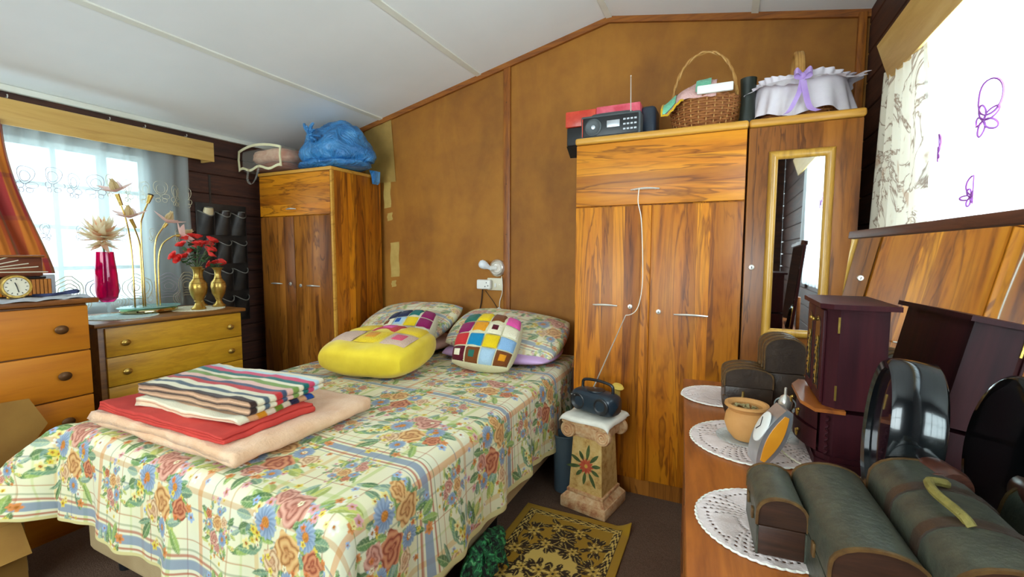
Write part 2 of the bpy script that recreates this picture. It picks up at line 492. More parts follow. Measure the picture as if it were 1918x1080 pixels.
# rear wall behind the viewer; its wide window is added to admit fill light
RW = (-2.7, -.2, .85, 2.0)
wr = thing('wall_rear', 'dark plank wall behind the viewer', None, (-1.4, YF, 0), kind='structure')
for (a, b, c, d) in ((XL, RW[0], 0, 2.05), (RW[1], XR, 0, 2.4), (RW[0], RW[1], 0, RW[2]), (RW[0], RW[1], RW[3], 2.2)):
    mk('boarding', box(a, b, YF-.05, YF, c, d), M['plank_x'], wr, smooth=False)
mk('gable_board', prism([(XL, 2.05), (RW[0], 2.05), (RW[0], 2.2), (RW[1], 2.2), (RW[1], 2.4), (XR, 2.4), (XR, ceil_z(XR)+.02), (RX, RZ+.02), (XL, ceil_z(XL)+.02)], YF-.05, YF, 'y'), M['plank_x'], wr, smooth=False)

def window(name, label, axis, at, a0, a1, z0, z1, na, nzz, d=.035):
    """casement: frame, muntin bars and panes in the plane axis=at"""
    def B(a, b, c, e, th): 
        return box(at-th/2, at+th/2, a, b, c, e) if axis == 'x' else box(a, b, at-th/2, at+th/2, c, e)
    w = thing(name, label, None, (at, (a0+a1)/2, z0) if axis == 'x' else ((a0+a1)/2, at, z0), kind='structure')
    f = .035
    fr = join(B(a0, a0+f, z0, z1, .05), B(a1-f, a1, z0, z1, .05), B(a0+f, a1-f, z0, z0+f, .05), B(a0+f, a1-f, z1-f, z1, .05))
    mk('window_frame', fr, M['wframe'], w, smooth=False)
    for i in range(1, na):
        x = a0+(a1-a0)*i/na; t = .026 if i % 2 else .012
        mk('muntin', B(x-t, x+t, z0+f, z1-f, .03), M['wframe'], w, smooth=False)
    for j in range(1, nzz):
        z = z0+(z1-z0)*j/nzz
        mk('muntin', B(a0+f, a1-f, z-.011, z+.011, .026), M['wframe'], w, smooth=False)
    for i in range(na):
        for j in range(nzz):
            xa, xb = a0+(a1-a0)*i/na+.012, a0+(a1-a0)*(i+1)/na-.012
            za, zb = z0+(z1-z0)*j/nzz+.01, z0+(z1-z0)*(j+1)/nzz-.01
            mk('pane', B(max(xa, a0+.03), min(xb, a1-.03), za, zb, .004), M['glass'], w, smooth=False)
    return w
window('window_1', 'small-paned window behind the lace curtain on the left', 'x', XL-.045, *LWIN, 6, 4)
window('window_2', 'bright window on the right wall', 'x', XR+.045, *RWIN, 4, 2)
window('fill_window', 'added unseen window letting fill light in behind the viewer', 'y', YF-.025, *RW, 4, 2)  # invented opening, put in for the rear fill light

# ------------------------------------------------------------------ wardrobes
def bar_handle(parent, c, L, along='x', sag=0):
    x, y, z = c
    pts = [(x-L/2+L*i/10, y-.014-.012*math.sin(PI*i/10), z+.003*math.sin(PI*i/10)) for i in range(11)]
    g = tube(pts, [.0035+.0028*math.sin(PI*i/10) for i in range(11)], 8)
    posts = [tube([(x+s*L*.36, y, z), (x+s*L*.36, y-.022, z)], .0035, 6) for s in (-1, 1)]
    return mk('handle', join(g, *posts), M['chrome'], parent)
def keyhole(parent, c):
    x, y, z = c
    k = mk('lock', xf(lathe([(.0125, 0), (.0125, .003), (.010, .006), (1e-6, .007)], 18), (x, y, z), (PI/2, 0, 0)), M['chrome'], parent)
    mk('keyhole', join(cbox((x, y-.0075, z-.002), (.0025, .002, .007)), xf(lathe([(.0028, 0), (.0028, .002), (1e-6, .002)], 10), (x, y-.0065, z+.002), (PI/2, 0, 0))), M['black'], k)
    return k
YW = 2.27
lw = thing('wardrobe', 'two-door walnut-veneer wardrobe carrying the blue plastic bag', 'wardrobe', (-2.805, 2.52, 0), group='walnut wardrobes')
mk('body', box(-3.175, -2.434, YW+.02, 2.755, .09, 1.815, .003), M['walnut'], lw)
mk('side_stile', box(-2.449, -2.432, YW, YW+.022, .09, 1.815, .002), M['walnut_edge'], lw)
mk('top_board', box(-3.18, -2.43, YW-.005, 2.755, 1.815, 1.84, .008), M['walnut_edge'], lw)
mk('plinth', box(-3.17, -2.44, YW+.03, 2.74, 0, .09), M['walnut_shaded'], lw, smooth=False)
f = mk('flap_door', box(-3.17, -2.452, YW, YW+.018, 1.518, 1.812, .003), M['walnut_x'], lw)
bar_handle(f, (-2.82, YW, 1.562), .10)
d = mk('door', box(-3.17, -2.815, YW, YW+.018, .095, 1.512, .003), M['walnut_shaded'], lw)
bar_handle(d, (-3.0, YW, 1.022), .12); keyhole(d, (-2.868, YW, 1.024))
d = mk('door', box(-2.811, -2.452, YW, YW+.018, .095, 1.512, .003), M['walnut_shaded'], lw)
bar_handle(d, (-2.622, YW, 1.016), .13); keyhole(d, (-2.762, YW, 1.014))

YV = 2.285
rw = thing('wardrobe', 'two-door walnut-veneer wardrobe with a flap above, beside the bed', 'wardrobe', (-.32, 2.53, 0), group='walnut wardrobes')
mk('body', box(-.713, .076, YV+.02, 2.77, .09, 1.81, .003), M['walnut'], rw)
mk('cornice', box(-.718, .078, YV-.012, 2.77, 1.805, 1.84, .012, 3), M['walnut_edge'], rw)
mk('plinth', box(-.705, .07, YV+.03, 2.75, 0, .09), M['walnut_shaded'], rw, smooth=False)
flap_r = mk('flap_door', box(-.711, .073, YV, YV+.018, 1.492, 1.803, .003), M['walnut_x'], rw)
bar_handle(flap_r, (-.36, YV, 1.562), .135)
d = mk('door', box(-.711, -.333, YV, YV+.018, .095, 1.486, .003), M['walnut'], rw)
bar_handle(d, (-.545, YV, .986), .125); keyhole(d, (-.421, YV, .984))
mk('cover_strip', box(-.372, -.328, YV-.008, YV, .095, 1.486, .003), M['walnut'], d)
d = mk('door', box(-.329, .073, YV, YV+.018, .095, 1.486, .003), M['walnut'], rw)
bar_handle(d, (-.135, YV, .958), .15); keyhole(d, (-.283, YV, .966))

nw = thing('wardrobe', 'narrow walnut wardrobe with a long mirror on its door', 'wardrobe', (.287, 2.53, 0), group='walnut wardrobes')
mk('body', box(.080, .494, YV+.02, 2.77, .09, 1.81, .003), M['walnut_shaded'], nw)
mk('cornice', box(.079, .499, YV-.012, 2.77, 1.805, 1.84, .012, 3), M['walnut_edge'], nw)
mk('plinth', box(.085, .49, YV+.03, 2.75, 0, .09), M['walnut_shaded'], nw, smooth=False)
d = mk('door', box(.082, .492, YV, YV+.018, .095, 1.803, .003), M['walnut_shaded'], nw)
keyhole(d, (.112, YV, 1.19))
a0, a1, b0, b1 = .160, .402, .885, 1.694
def fr_piece(p):
    return prism(p, 0, 1, 'y')
def mould(x0, x1, z0, z1, horiz):
    w = .034; out = []
    y = YV
    if horiz:
        s = 1 if z1 > z0 else -1
        return [(x0, y, z0), (x1, y, z0), (x1-w, y, z0+s*w), (x0+w, y, z0+s*w)]
def frame4(x0, x1, z0, z1, y, w, th):
    O_ = [(x0, z0), (x1, z0), (x1, z1), (x0, z1)]
    I_ = [(x0+w, z0+w), (x1-w, z0+w), (x1-w, z1-w), (x0+w, z1-w)]
    gs = []
    for i in range(4):
        j = (i+1) % 4
        prof = [(0, 0), (0, .5), (.25, 1), (.7, .95), (1, .35), (1, 0)]
        V = []
        for (A, B) in ((O_[i], I_[i]), (O_[j], I_[j])):
            for t, h in prof: V.append((A[0]+(B[0]-A[0])*t, y-th*h, A[1]+(B[1]-A[1])*t))
        n = len(prof)
        F = [(k, k+1, n+k+1, n+k) for k in range(n-1)] + [tuple(range(n)), tuple(range(2*n-1, n-1, -1))]
        gs.append((V, F))
    return gs
fr = None
for g in frame4(a0, a1, b0, b1, YV, .036, .018):
    mk('mirror_frame', g, M['frame_gold'], d, sharp=50)
mk('mirror_glass', box(a0+.03, a1-.03, YV-.004, YV, b0+.03, b1-.03), M['mirror'], d, smooth=False)

# cord hanging from the flap handle to the radio aerial
pts = [(-.385, YV-.034, 1.566), (-.388, YV-.034, 1.50), (-.372, YV-.03, 1.42), (-.362, YV-.03, 1.263), (-.358, YV-.032, 1.12), (-.367, YV-.034, 1.025), (-.380, YV-.06, .975), (-.398, YV-.10, .958), (-.417, YV-.125, .956)]
def smoothpts(p, n=6):
    p = [Vector(q) for q in p]; out = []
    for i in range(len(p)-1):
        a, b, c, e = p[max(i-1, 0)], p[i], p[i+1], p[min(i+2, len(p)-1)]
        for k in range(n):
            t = k/n
            out.append(.5*((2*b)+(c-a)*t+(2*a-5*b+4*c-e)*t*t+(-a+3*b-3*c+e)*t**3))
    out.append(p[-1]); return out
mk('hanging_cord', tube(smoothpts(pts), .0022, 6), M['cable_white'], label='thin white cord tied from the flap handle to the radio aerial', cat='cord')

# ------------------------------------------------------------------ dressers on the left
def knob_x(parent, c, r, m, sz=1.25, sy=1.5):
    x, y, z = c
    g = lathe([(r*.45, 0), (r*.45, .006), (r, .009), (r*1.02, .013), (r*.7, .018), (r*.35, .020), (1e-6, .0205)], 20)
    g = ([(q[0], q[1]*sy/1.25, q[2]) for q in g[0]], g[1])
    mk('knob', xf(g, (x, y, z), (0, PI/2, 0)), m, parent)
# oak chest
CX, CT = -2.72, .905
ch = thing('chest_of_drawers', 'low oak-veneer chest of drawers with brass knobs under the lace curtain', 'chest of drawers', (-2.95, 1.44, 0))
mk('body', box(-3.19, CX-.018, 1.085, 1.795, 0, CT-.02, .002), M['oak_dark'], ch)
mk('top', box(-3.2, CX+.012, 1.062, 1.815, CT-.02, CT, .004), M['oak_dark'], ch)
zz = CT-.028
for i in range(5):
    hgt = .148
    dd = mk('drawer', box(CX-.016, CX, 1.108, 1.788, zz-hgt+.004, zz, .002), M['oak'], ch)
    for y in (1.185, 1.715): knob_x(dd, (CX, y, zz-hgt/2-.005), .016, M['gold'])
    zz -= hgt
# orange dresser
DX, DT = -2.60, 1.045
dr = thing('chest_of_drawers', 'tall plain orange dresser with bronze knobs carrying the alarm clock', 'chest of drawers', (-2.85, .62, 0))
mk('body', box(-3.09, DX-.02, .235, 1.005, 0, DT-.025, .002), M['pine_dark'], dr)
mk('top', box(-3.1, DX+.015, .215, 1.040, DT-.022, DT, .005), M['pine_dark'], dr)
zz = DT-.033
for i in range(5):
    hgt = .205
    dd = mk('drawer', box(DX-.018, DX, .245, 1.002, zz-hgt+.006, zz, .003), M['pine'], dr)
    for y in (.36, .905): knob_x(dd, (DX, y, zz-hgt/2+.005), .019, M['bronze'])
    zz -= hgt

# ------------------------------------------------------------------ printed cloth
def hx(h): return np.array(lin(h))
def paint_tile(P=.60, n=500):
    r = P/n
    yy, xx = np.mgrid[0:n, 0:n]*r
    img = np.tile(hx('#e3dbb2'), (n, n, 1)).astype(float)
    rg = np.random.default_rng(3)
    # soft cloth mottling
    for k in range(60):
        cx, cy, s = rg.random()*P, rg.random()*P, .02+.05*rg.random()
        dx = (xx-cx+P/2) % P-P/2; dy = (yy-cy+P/2) % P-P/2
        a = np.exp(-(dx*dx+dy*dy)/s/s)[..., None]*.35
        img = img*(1-a)+a*hx(['#ece6c8', '#e2d890', '#e8e0c0', '#dadcc8'][k % 4])
    def band(coord, c, hw, col, al):
        d = np.abs((coord-c+P/2) % P-P/2)
        a = np.clip((hw-d)/.0012+.5, 0, 1)[..., None]*al
        img[:] = img*(1-a)+a*hx(col)
    for c, hw, col, al in ((.03, .010, '#d9b26a', .6), (.085, .002, '#a85a30', .8), (.16, .0018, '#5f6f7c', .7), (.235, .009, '#aebf5e', .55), (.30, .002, '#a85a30', .6), (.37, .011, '#d68a46', .6), (.43, .0018, '#5c6a55', .7), (.52, .002, '#b8783c', .7), (.57, .004, '#c9cf8a', .6)):
        band(xx, c, hw, col, al)
    for c, hw, col, al in ((.12, .015, '#74869e', .80), (.092, .0040, '#b3583a', .8), (.148, .0040, '#b3583a', .8), (.075, .0018, '#5f6f7c', .8), (.167, .0018, '#6a7a4a', .8), (.20, .0018, '#b8783c', .7), (.30, .0022, '#5f6f7c', .7), (.355, .008, '#c58a48', .5), (.42, .0018, '#7b8a4a', .7), (.47, .009, '#b8c46a', .5), (.53, .0018, '#a85a30', .7)):
        band(yy, c, hw, col, al)
    def win(cx, cy, R_):
        k = int(R_/r)+2; ix = np.arange(int(cx/r)-k, int(cx/r)+k+1); iy = np.arange(int(cy/r)-k, int(cy/r)+k+1)
        dx, dy = np.meshgrid(ix*r-cx, iy*r-cy)
        return np.ix_(iy % n, ix % n), dx, dy
    def blend(w, a, col): img[w] = img[w]*(1-a[..., None])+a[..., None]*col
    def leaf(cx, cy, L, W, ang, c1, c2):
        w_, dx, dy = win(cx, cy, L*1.1); ca, sa = math.cos(ang), math.sin(ang)
        u = (dx*ca+dy*sa)/L; v = (-dx*sa+dy*ca)/W
        w = np.clip(1-(2*u-1)**2, 0, 1)**.7
        a = np.clip((w-np.abs(v))/.12, 0, 1)*((u > 0) & (u < 1))
        vein = (np.abs(v) < .09) | (np.abs(np.sin((u*7-np.abs(v)*1.5)*PI)) < .16)
        col = np.where((v > 0)[..., None], hx(c1), hx(c2))
        col = np.where(vein[..., None], col*.55+.45*hx('#d9dfa0'), col)
        blend(w_, a*.92, col)
    def rose(cx, cy, R, pal, ph):
        w_, dx, dy = win(cx, cy, R*1.2); q = np.hypot(dx, dy); th = np.arctan2(dy, dx)
        edge = R*(1+.10*np.sin(5*th+ph)+.05*np.sin(9*th+2*ph))
        a = np.clip((edge-q)/.002, 0, 1)
        s = np.sin(q/R*13+1.8*np.sin(3*th+ph)+.9*np.sin(5*th-ph*2)+th)
        s2 = np.clip(s*.5+.5, 0, 1)[..., None]
        col = hx(pal[0])*s2+hx(pal[1])*(1-s2)
        k = np.clip(1-q/R*1.4, 0, 1)[..., None]
        col = col*(1-k*.6)+hx(pal[2])*k*.6
        col = np.where((np.abs(s+.92) < .10)[..., None], hx(pal[1])*.6, col)
        blend(w_, a, col)
    def corn(cx, cy, R, ph, core='#d98a34', pal=('#8e9fb4', '#5f7690', '#bcc8d2')):
        w_, dx, dy = win(cx, cy, R*1.1); q = np.hypot(dx, dy); th = np.arctan2(dy, dx)
        edge = R*(.86+.14*np.abs(np.sin(7*th+ph))+.04*np.sin(23*th))
        a = np.clip((edge-q)/.0015, 0, 1)
        s = (.5+.5*np.sin(14*th+ph+6*q/R))[..., None]
        ring = np.clip((q/R-.3)/.7, 0, 1)[..., None]
        col = hx(pal[0])*s+hx(pal[1])*(1-s)
        col = col*(1-.4*ring)+hx(pal[2])*.4*ring
        k = np.clip((.36*R-q)/.003, 0, 1)[..., None]
        c2 = hx(core)*(1-.4*(np.sin(q*1500+5*th)[..., None] > .2))
        blend(w_, a, col*(1-k)+c2*k)
    def bloom(cx, cy, R, col, cen='#a8641e', n5=5, ph=0):
        w_, dx, dy = win(cx, cy, R*1.1); q = np.hypot(dx, dy); th = np.arctan2(dy, dx)
        a = np.clip((R*(.55+.45*np.abs(np.cos(n5/2*th+ph)))-q)/.001, 0, 1)
        blend(w_, a, np.where((q < .28*R)[..., None], hx(cen), hx(col)*(.75+.35*(q/R)[..., None])))
    G = [('#5a8446', '#44693a'), ('#93ad52', '#6f8f44'), ('#6f9474', '#52775c'), ('#c2c25c', '#9aa34a'), ('#98ae9a', '#728e80')]
    def bouquet(cx, cy, sc, seed):
        q = np.random.default_rng(seed)
        for k in range(64):
            an = q.random()*2*PI; d0 = (.01+.13*q.random())*sc; g = G[k % 5]
            leaf(cx+d0*math.cos(an), cy+d0*math.sin(an), (.045+.04*q.random())*sc, (.009+.009*q.random())*sc, an+q.normal()*.5, *g)
        for k in range(54):
            an = q.random()*2*PI; d0 = (.06+.13*q.random())*sc
            bloom(cx+d0*math.cos(an), cy+d0*math.sin(an), (.009+.008*q.random())*sc, ['#e3c84a', '#ead98a', '#d98a4c', '#9db2cf', '#e8e2cf', '#dba0a0'][k % 6], ph=q.random()*3)
        L = [('c', -.045, .055, .043), ('r', .05, .045, .047), ('r', -.015, -.04, .050), ('c', .07, -.04, .036), ('r', -.085, -.03, .034), ('r', .02, .10, .030), ('c', -.06, -.095, .030), ('r', .055, -.10, .032)]
        pals = [('#d89466', '#b0583a', '#98452e'), ('#e8cfa4', '#cf9c6c', '#bb7048'), ('#dca890', '#bd7660', '#a85844'), ('#e6bd7c', '#c8884a', '#b06838')]
        for i, (k, x, y, R) in enumerate(L):
            ang = seed*.7; X = x*math.cos(ang)-y*math.sin(ang); Y = x*math.sin(ang)+y*math.cos(ang)
            if k == 'r': rose(cx+X*sc, cy+Y*sc, R*sc, pals[(i+seed) % 4], i*1.7+seed)
            else: corn(cx+X*sc, cy+Y*sc, R*sc, i)
        for k in range(12):
            an = q.random()*2*PI; d0 = (.07+.06*q.random())*sc
            bloom(cx+d0*math.cos(an), cy+d0*math.sin(an), .010*sc, ['#e8cf52', '#f0e6bc', '#d97a44'][k % 3], ph=k)
    bouquet(.15, .33, 1.08, 1)
    bouquet(.45, .57, 1.04, 2)
    bouquet(.46, .27, .50, 5)
    bouquet(.15, .01, .50, 9)
    return np.clip(img, 0, 1)
PT = .60
TILE = paint_tile(PT)
def sample(u, v):
    n = TILE.shape[0]
    x = (u/PT % 1)*n; y = (v/PT % 1)*n
    x0 = np.floor(x).astype(int); y0 = np.floor(y).astype(int)
    fx = (x-x0)[..., None]; fy = (y-y0)[..., None]
    x0 %= n; y0 %= n; x1 = (x0+1) % n; y1 = (y0+1) % n
    return (TILE[y0, x0]*(1-fx)*(1-fy)+TILE[y0, x1]*fx*(1-fy)+TILE[y1, x0]*(1-fx)*fy+TILE[y1, x1]*fx*fy)
def fastgrid(name, Pts, col, m, **kw):
    nv, nu, _ = Pts.shape
    V = Pts.reshape(-1, 3).copy(); o_ = (V.min(0)+V.max(0))/2; o_[2] = V[:, 2].min(); V -= o_
    idx = np.arange(nv*nu).reshape(nv, nu)
    Q = np.stack([idx[:-1, :-1], idx[:-1, 1:], idx[1:, 1:], idx[1:, :-1]], -1).reshape(-1, 4)
    me = bpy.data.meshes.new(name)
    me.vertices.add(len(V)); me.vertices.foreach_set('co', V.ravel())
    me.loops.add(Q.size); me.loops.foreach_set('vertex_index', Q.ravel())
    me.polygons.add(len(Q)); me.polygons.foreach_set('loop_start', np.arange(0, Q.size, 4))
    me.polygons.foreach_set('use_smooth', np.ones(len(Q), bool))
    me.update(calc_edges=True); me.validate()
    if col is not None: setcol(me, col.reshape(-1, 3))
    me.materials.append(m)
    o = bpy.data.objects.new(name, me); C.objects.link(o); o.location = o_
    for k, v in kw.items(): o[k] = v
    WM[o.name] = Matrix.Identity(4); ORG[o.name] = o_
    return o
M['print'] = attr_mat('floral_print_cloth', .88, .12, 700)
M['crochet'] = None

# ------------------------------------------------------------------ bed
BX0, BX1, BY0, BY1, BZ = -2.25, -.80, .74, 2.72, .60
bed = thing('bed', 'double bed base and mattress under the floral bedspread', 'bed', (-1.525, 1.73, 0))
mk('base', box(BX0+.06, BX1-.045, BY0+.05, BY1, .10, .36, .03), M['bedbase'], bed)
mk('mattress', box(BX0+.05, BX1-.045, BY0+.05, BY1, .362, .565, .05, 3), M['mattress'], bed)
for x in (BX0+.14, BX1-.12):
    for y in (BY0+.14, 1.73, BY1-.12):
        mk('leg', xf(lathe([(.026, 0), (.032, .10)], 16), (x, y, 0)), M['black'], bed)

def bedspread():
    dl, drr, df = .36, .41, .36
    W = BX1-BX0; L = BY1-BY0
    step = .0034
    s = np.arange(-dl, W+drr, step); t = np.arange(-df, L, step)
    Sg, Tg = np.meshgrid(s, t)
    ds = np.where(Sg < 0, Sg, np.where(Sg > W, Sg-W, 0)); dt = np.where(Tg < 0, Tg, 0)
    cx = np.clip(Sg, 0, W); cy = np.clip(Tg, 0, L)
    d = np.hypot(ds, dt); ang = np.arctan2(dt, ds)
    nx = np.where(d > 0, np.cos(ang), 0); ny = np.where(d > 0, np.sin(ang), 0)
    r = .055                                        # rounded edge
    th = np.minimum(d/r, PI/2)
    out = np.where(d < r*PI/2, r*np.sin(th), r); drop = np.where(d < r*PI/2, r*(1-np.cos(th)), r+d-r*PI/2)
    hang = np.clip((d-.08)/.3, 0, 1)
    # folds of the hanging cloth
    along = np.where(dt < 0, Sg, 0)+np.where(ds != 0, Tg, 0)
    wave = np.sin(along*19+.8*np.sin(along*7))*.016+np.sin(along*41+1.3)*.006
    out = out+hang*(wave+.02)
    corner = ((ds != 0) & (dt < 0))
    cw = np.clip(np.minimum(np.abs(ds), np.abs(dt))/.1, 0, 1)*corner
    out = out+cw*hang*.05
    # foot-left corner is lifted out over the carton
    leftc = corner*(ds < 0)
    a45 = np.clip(1-np.abs(np.abs(np.arctan2(-dt, -ds))-.72)/.72, 0, 1)*leftc
    out = out+a45*d*.62; drop = drop-a45*(d*.33)
    # the two corner tips would trail on the floor
    drop = np.minimum(drop, .50)
    X = BX0+r+(W-2*r)*(cx/W)+nx*(out)
    Y = BY0+r+(L-r)*(cy/L)+ny*(out)
    und = .004*np.sin(Sg*9+Tg*4)+.003*np.sin(Sg*5-Tg*11+1)
    Z = BZ-drop+und*(d < .05)+.010*np.sin(along*8)*hang
    # slight crown of the mattress
    Z = Z+.012*np.sin(np.clip(cx/W, 0, 1)*PI)*np.sin(np.clip(cy/L, 0, 1)*PI)
    col = sample(Sg+.05, Tg+.36+.07)
    hem = (Sg > W+drr-.028) | (Tg < -df+.012) | (Sg < -dl+.012)
    col = np.where(hem[..., None], hx('#d8c98a'), col)
    return fastgrid('bedspread', np.stack([X, Y, Z], -1), col, M['print'], label='floral and plaid printed bedspread hanging over the bed', category='bedspread')
bs = bedspread()
so = bs.modifiers.new('thick', 'SOLIDIFY'); so.thickness = .003; so.offset = -1

# ------------------------------------------------------------------ pillows and cushions
def pillow_pt(u, v, side, a, b, c, p=.42, pinch=.10, plump=1.0):
    h = c*max(0, (1-u*u))**p*max(0, (1-v*v))**p
    x = a*u*math.sqrt(1-.24*v*v)*(1-pinch*(1-abs(v)**2)*abs(u)**3*.3); y = b*v*math.sqrt(1-.24*u*u)*(1-pinch*(1-abs(u)**2)*abs(v)**3*.3)
    return x, y, side*h
def pillow_geo(a, b, c, n=28, p=.42, pinch=.10, wr=.0, seed=0):
    V, F, UV = [], [], []
    for side in (1, -1):
        k = len(V)
        for j in range(n):
            for i in range(n):
                u = math.sin((i/(n-1)-.5)*PI); v = math.sin((j/(n-1)-.5)*PI)
                x, y, z = pillow_pt(u, v, side, a, b, c, p, pinch)
                if wr: z += side*wr*nz(x*9+seed, y*9, side*3)*(1-u*u)*(1-v*v)
                V.append((x, y, z)); UV.append((x, y))
        for j in range(n-1):
            for i in range(n-1):
                q = (k+j*n+i, k+j*n+i+1, k+(j+1)*n+i+1, k+(j+1)*n+i)
                F.append(q if side == 1 else q[::-1])
    return V, F, np.array(UV)
def place(g, loc, rot):
    return xf((g[0], g[1]), loc, rot)
def floral_pillow(loc, rot, a, b, c, off, label, seed):
    g = pillow_geo(a, b, c, 110, .40, .12, .02, seed)
    col = sample(g[2][:, 0]*1.15+off[0], g[2][:, 1]*1.15+off[1])
    fr = 1.0
    col = col*.9+.1*hx('#f0ece0')
    return mk('pillow', place(g, loc, rot), M['print'], None, col=col, label=label, cat='pillow', group='floral print pillows', sharp=0)
M['pink'] = mat('pink_cotton', '#e2b0a0', '#ebc0b0', .85, scale=6, bump=.15, bscale=40)
M['lilac'] = mat('lilac_cotton', '#c79fcf', '#d4b0da', .85, scale=6, bump=.15, bscale=40)
floral_pillow((-1.98, 2.50, .772), (math.radians(24), math.radians(-3), math.radians(-4)), .385, .235, .085, (.30, .12), 'floral pillow at the head of the bed, nearer the left wardrobe', 1)
floral_pillow((-1.20, 2.49, .758), (math.radians(22), math.radians(4), math.radians(3)), .385, .235, .085, (.42, .30), 'floral pillow at the head of the bed, nearer the mirror wardrobe', 2)
g = pillow_geo(.37, .22, .048, 30, .4, .1, .015, 3)
mk('pillow', place(g, (-1.97, 2.46, .656), (math.radians(3), 0, math.radians(-3))), M['pink'], None, label='plain pink pillow under a floral pillow', cat='pillow', sharp=0)
g = pillow_geo(.37, .22, .048, 30, .4, .1, .015, 4)
mk('pillow', place(g, (-1.21, 2.44, .655), (math.radians(2), 0, math.radians(2))), M['lilac'], None, label='plain lilac pillow under a floral pillow', cat='pillow', sharp=0)

def knit(name, h1, h2=None):
    t = NT(name); v = t.coord((1, 1, 1))
    a = t.noise(v, 160, 2); b = t.noise(v, 30, 3)
    c2 = h2 or h1
    col = t.mix(.35, t.ramp(b, [(.3, h1), (.7, c2)]), t.ramp(a, [(.3, h1), (.7, c2)]))
    wv = t.add('ShaderNodeTexVoronoi'); wv.inputs['Scale'].default_value = 190
    t.link(v, wv.inputs['Vector'])
    t.set(Base_Color=col, Roughness=.95, Specular_IOR_Level=.1, Sheen_Weight=.15)
    t.bump(t.math('ADD', wv.outputs['Distance'], a), .6, .004)
    return t.m
KN = {}
def kn(h):
    if h not in KN: KN[h] = knit('yarn_'+h.strip('#'), h)
    return KN[h]
def patch_cushion(root_label, loc, rot, a, b, c, body, rows, edge, seamcol, name='cushion', u0=-.97, u1=.97, v0=-.97, v1=.97, group='crochet patchwork cushions', p=.36):
    """rows: list of rows, top row first; each entry (outer colour, inner colour or None)"""
    root = thing(name, root_label, 'cushion', loc, 0, group)
    R = Euler(rot)
    def L(g): return xf(g, (0, 0, 0), rot)
    g = pillow_geo(a, b, c, 44, p, .06, .028, len(rows))
    mk('cover', L((g[0], g[1])), body, root, world=False, sharp=0)
    nr = len(rows); 
    for j, row in enumerate(rows):
        nc = len(row)
        for i, (co, ci) in enumerate(row):
            ua, ub = u0+(u1-u0)*i/nc, u0+(u1-u0)*(i+1)/nc
            va, vb = v1-(v1-v0)*(j+1)/nr, v1-(v1-v0)*j/nr
            def surf(s, t, lift):
                u = ua+(ub-ua)*s; v = va+(vb-va)*t
                x, y, z = pillow_pt(u, v, 1, a, b, c, p, .06)
                # outward lift, larger toward the rim sideways
                k = lift
                return (x+k*u*abs(u)**2*.8, y+k*v*abs(v)**2*.8, z+k)
            def full(s, t, m0=.04, h=.010):
                s2 = m0+(1-2*m0)*s; t2 = m0+(1-2*m0)*t
                e = min(1, 6*min(s, 1-s, t, 1-t)); return surf(s2, t2, .001+h*math.sqrt(max(e, 0)))
            pt = mk('patch', L(grid(full, 9, 9)), kn(co), root, world=False, sharp=0)
            if ci:
                mk('patch_centre', L(grid(lambda s, t: full(s, t, .24, .0135), 7, 7)), kn(ci), pt, world=False, sharp=0)
    # scalloped crochet seams between the patches
    return root
Y_, DB, TEAL, MAG, CR, SK, PK, OR, BR, MAR, BL, RD, BE, LB, GN, NV = '#e9c61e', '#1f4f9c', '#176b66', '#8c1f58', '#e9dfc0', '#a9c4d6', '#e0559c', '#e0951c', '#7a431c', '#5a1624', '#1a86b4', '#c43030', '#cfae98', '#8db4d8', '#2f6a5a', '#2c2f4a'
patch_cushion('crochet patchwork cushion leaning on the floral pillow nearest the wardrobe with the cord', (-1.185, 2.195, .748),
    (math.radians(40), math.radians(4), math.radians(9)), .185, .185, .085, kn('#d8cfa6'),
    [[(GN, None), (Y_, None), (BR, None), (PK, None)], [(MAG, None), (OR, None), (CR, MAR), (CR, None)], [(RD, None), (BL, None), (Y_, None), (LB, None)], [(MAR, CR), (BR, GN), (SK, None), (BR, OR)]], None, None)
patch_cushion('crochet patchwork cushion half hidden behind the yellow cushion', (-1.78, 2.23, .74),
    (math.radians(38), math.radians(-4), math.radians(6)), .182, .182, .082, kn('#d9d0b0'),
    [[(NV, None), (NV, None), (TEAL, None), (MAG, None)], [(CR, BR), (SK, DB), (Y_, None), (MAG, None)], [(Y_, None), (CR, None), (BE, None), (CR, None)], [(CR, BR), (Y_, None), (CR, RD), (Y_, None)]], None, None)
M['yellowvel'] = mat('yellow_velvet', '#dcbc16', '#ecd02c', .8, scale=9, bump=.5, bscale=16, Sheen_Weight=.3)
patch_cushion('large yellow velvet cushion with a crochet panel on top', (-1.675, 1.865, .722),
    (math.radians(7), 0, math.radians(8)), .275, .225, .098, M['yellowvel'],
    [[(Y_, None), (RD, PK), (Y_, None)], [(BE, None), (Y_, OR), (BE, '#d8506c')]], None, None, u0=-.85, u1=.88, v0=-.62, v1=.90, group='crochet patchwork cushions', p=.20)

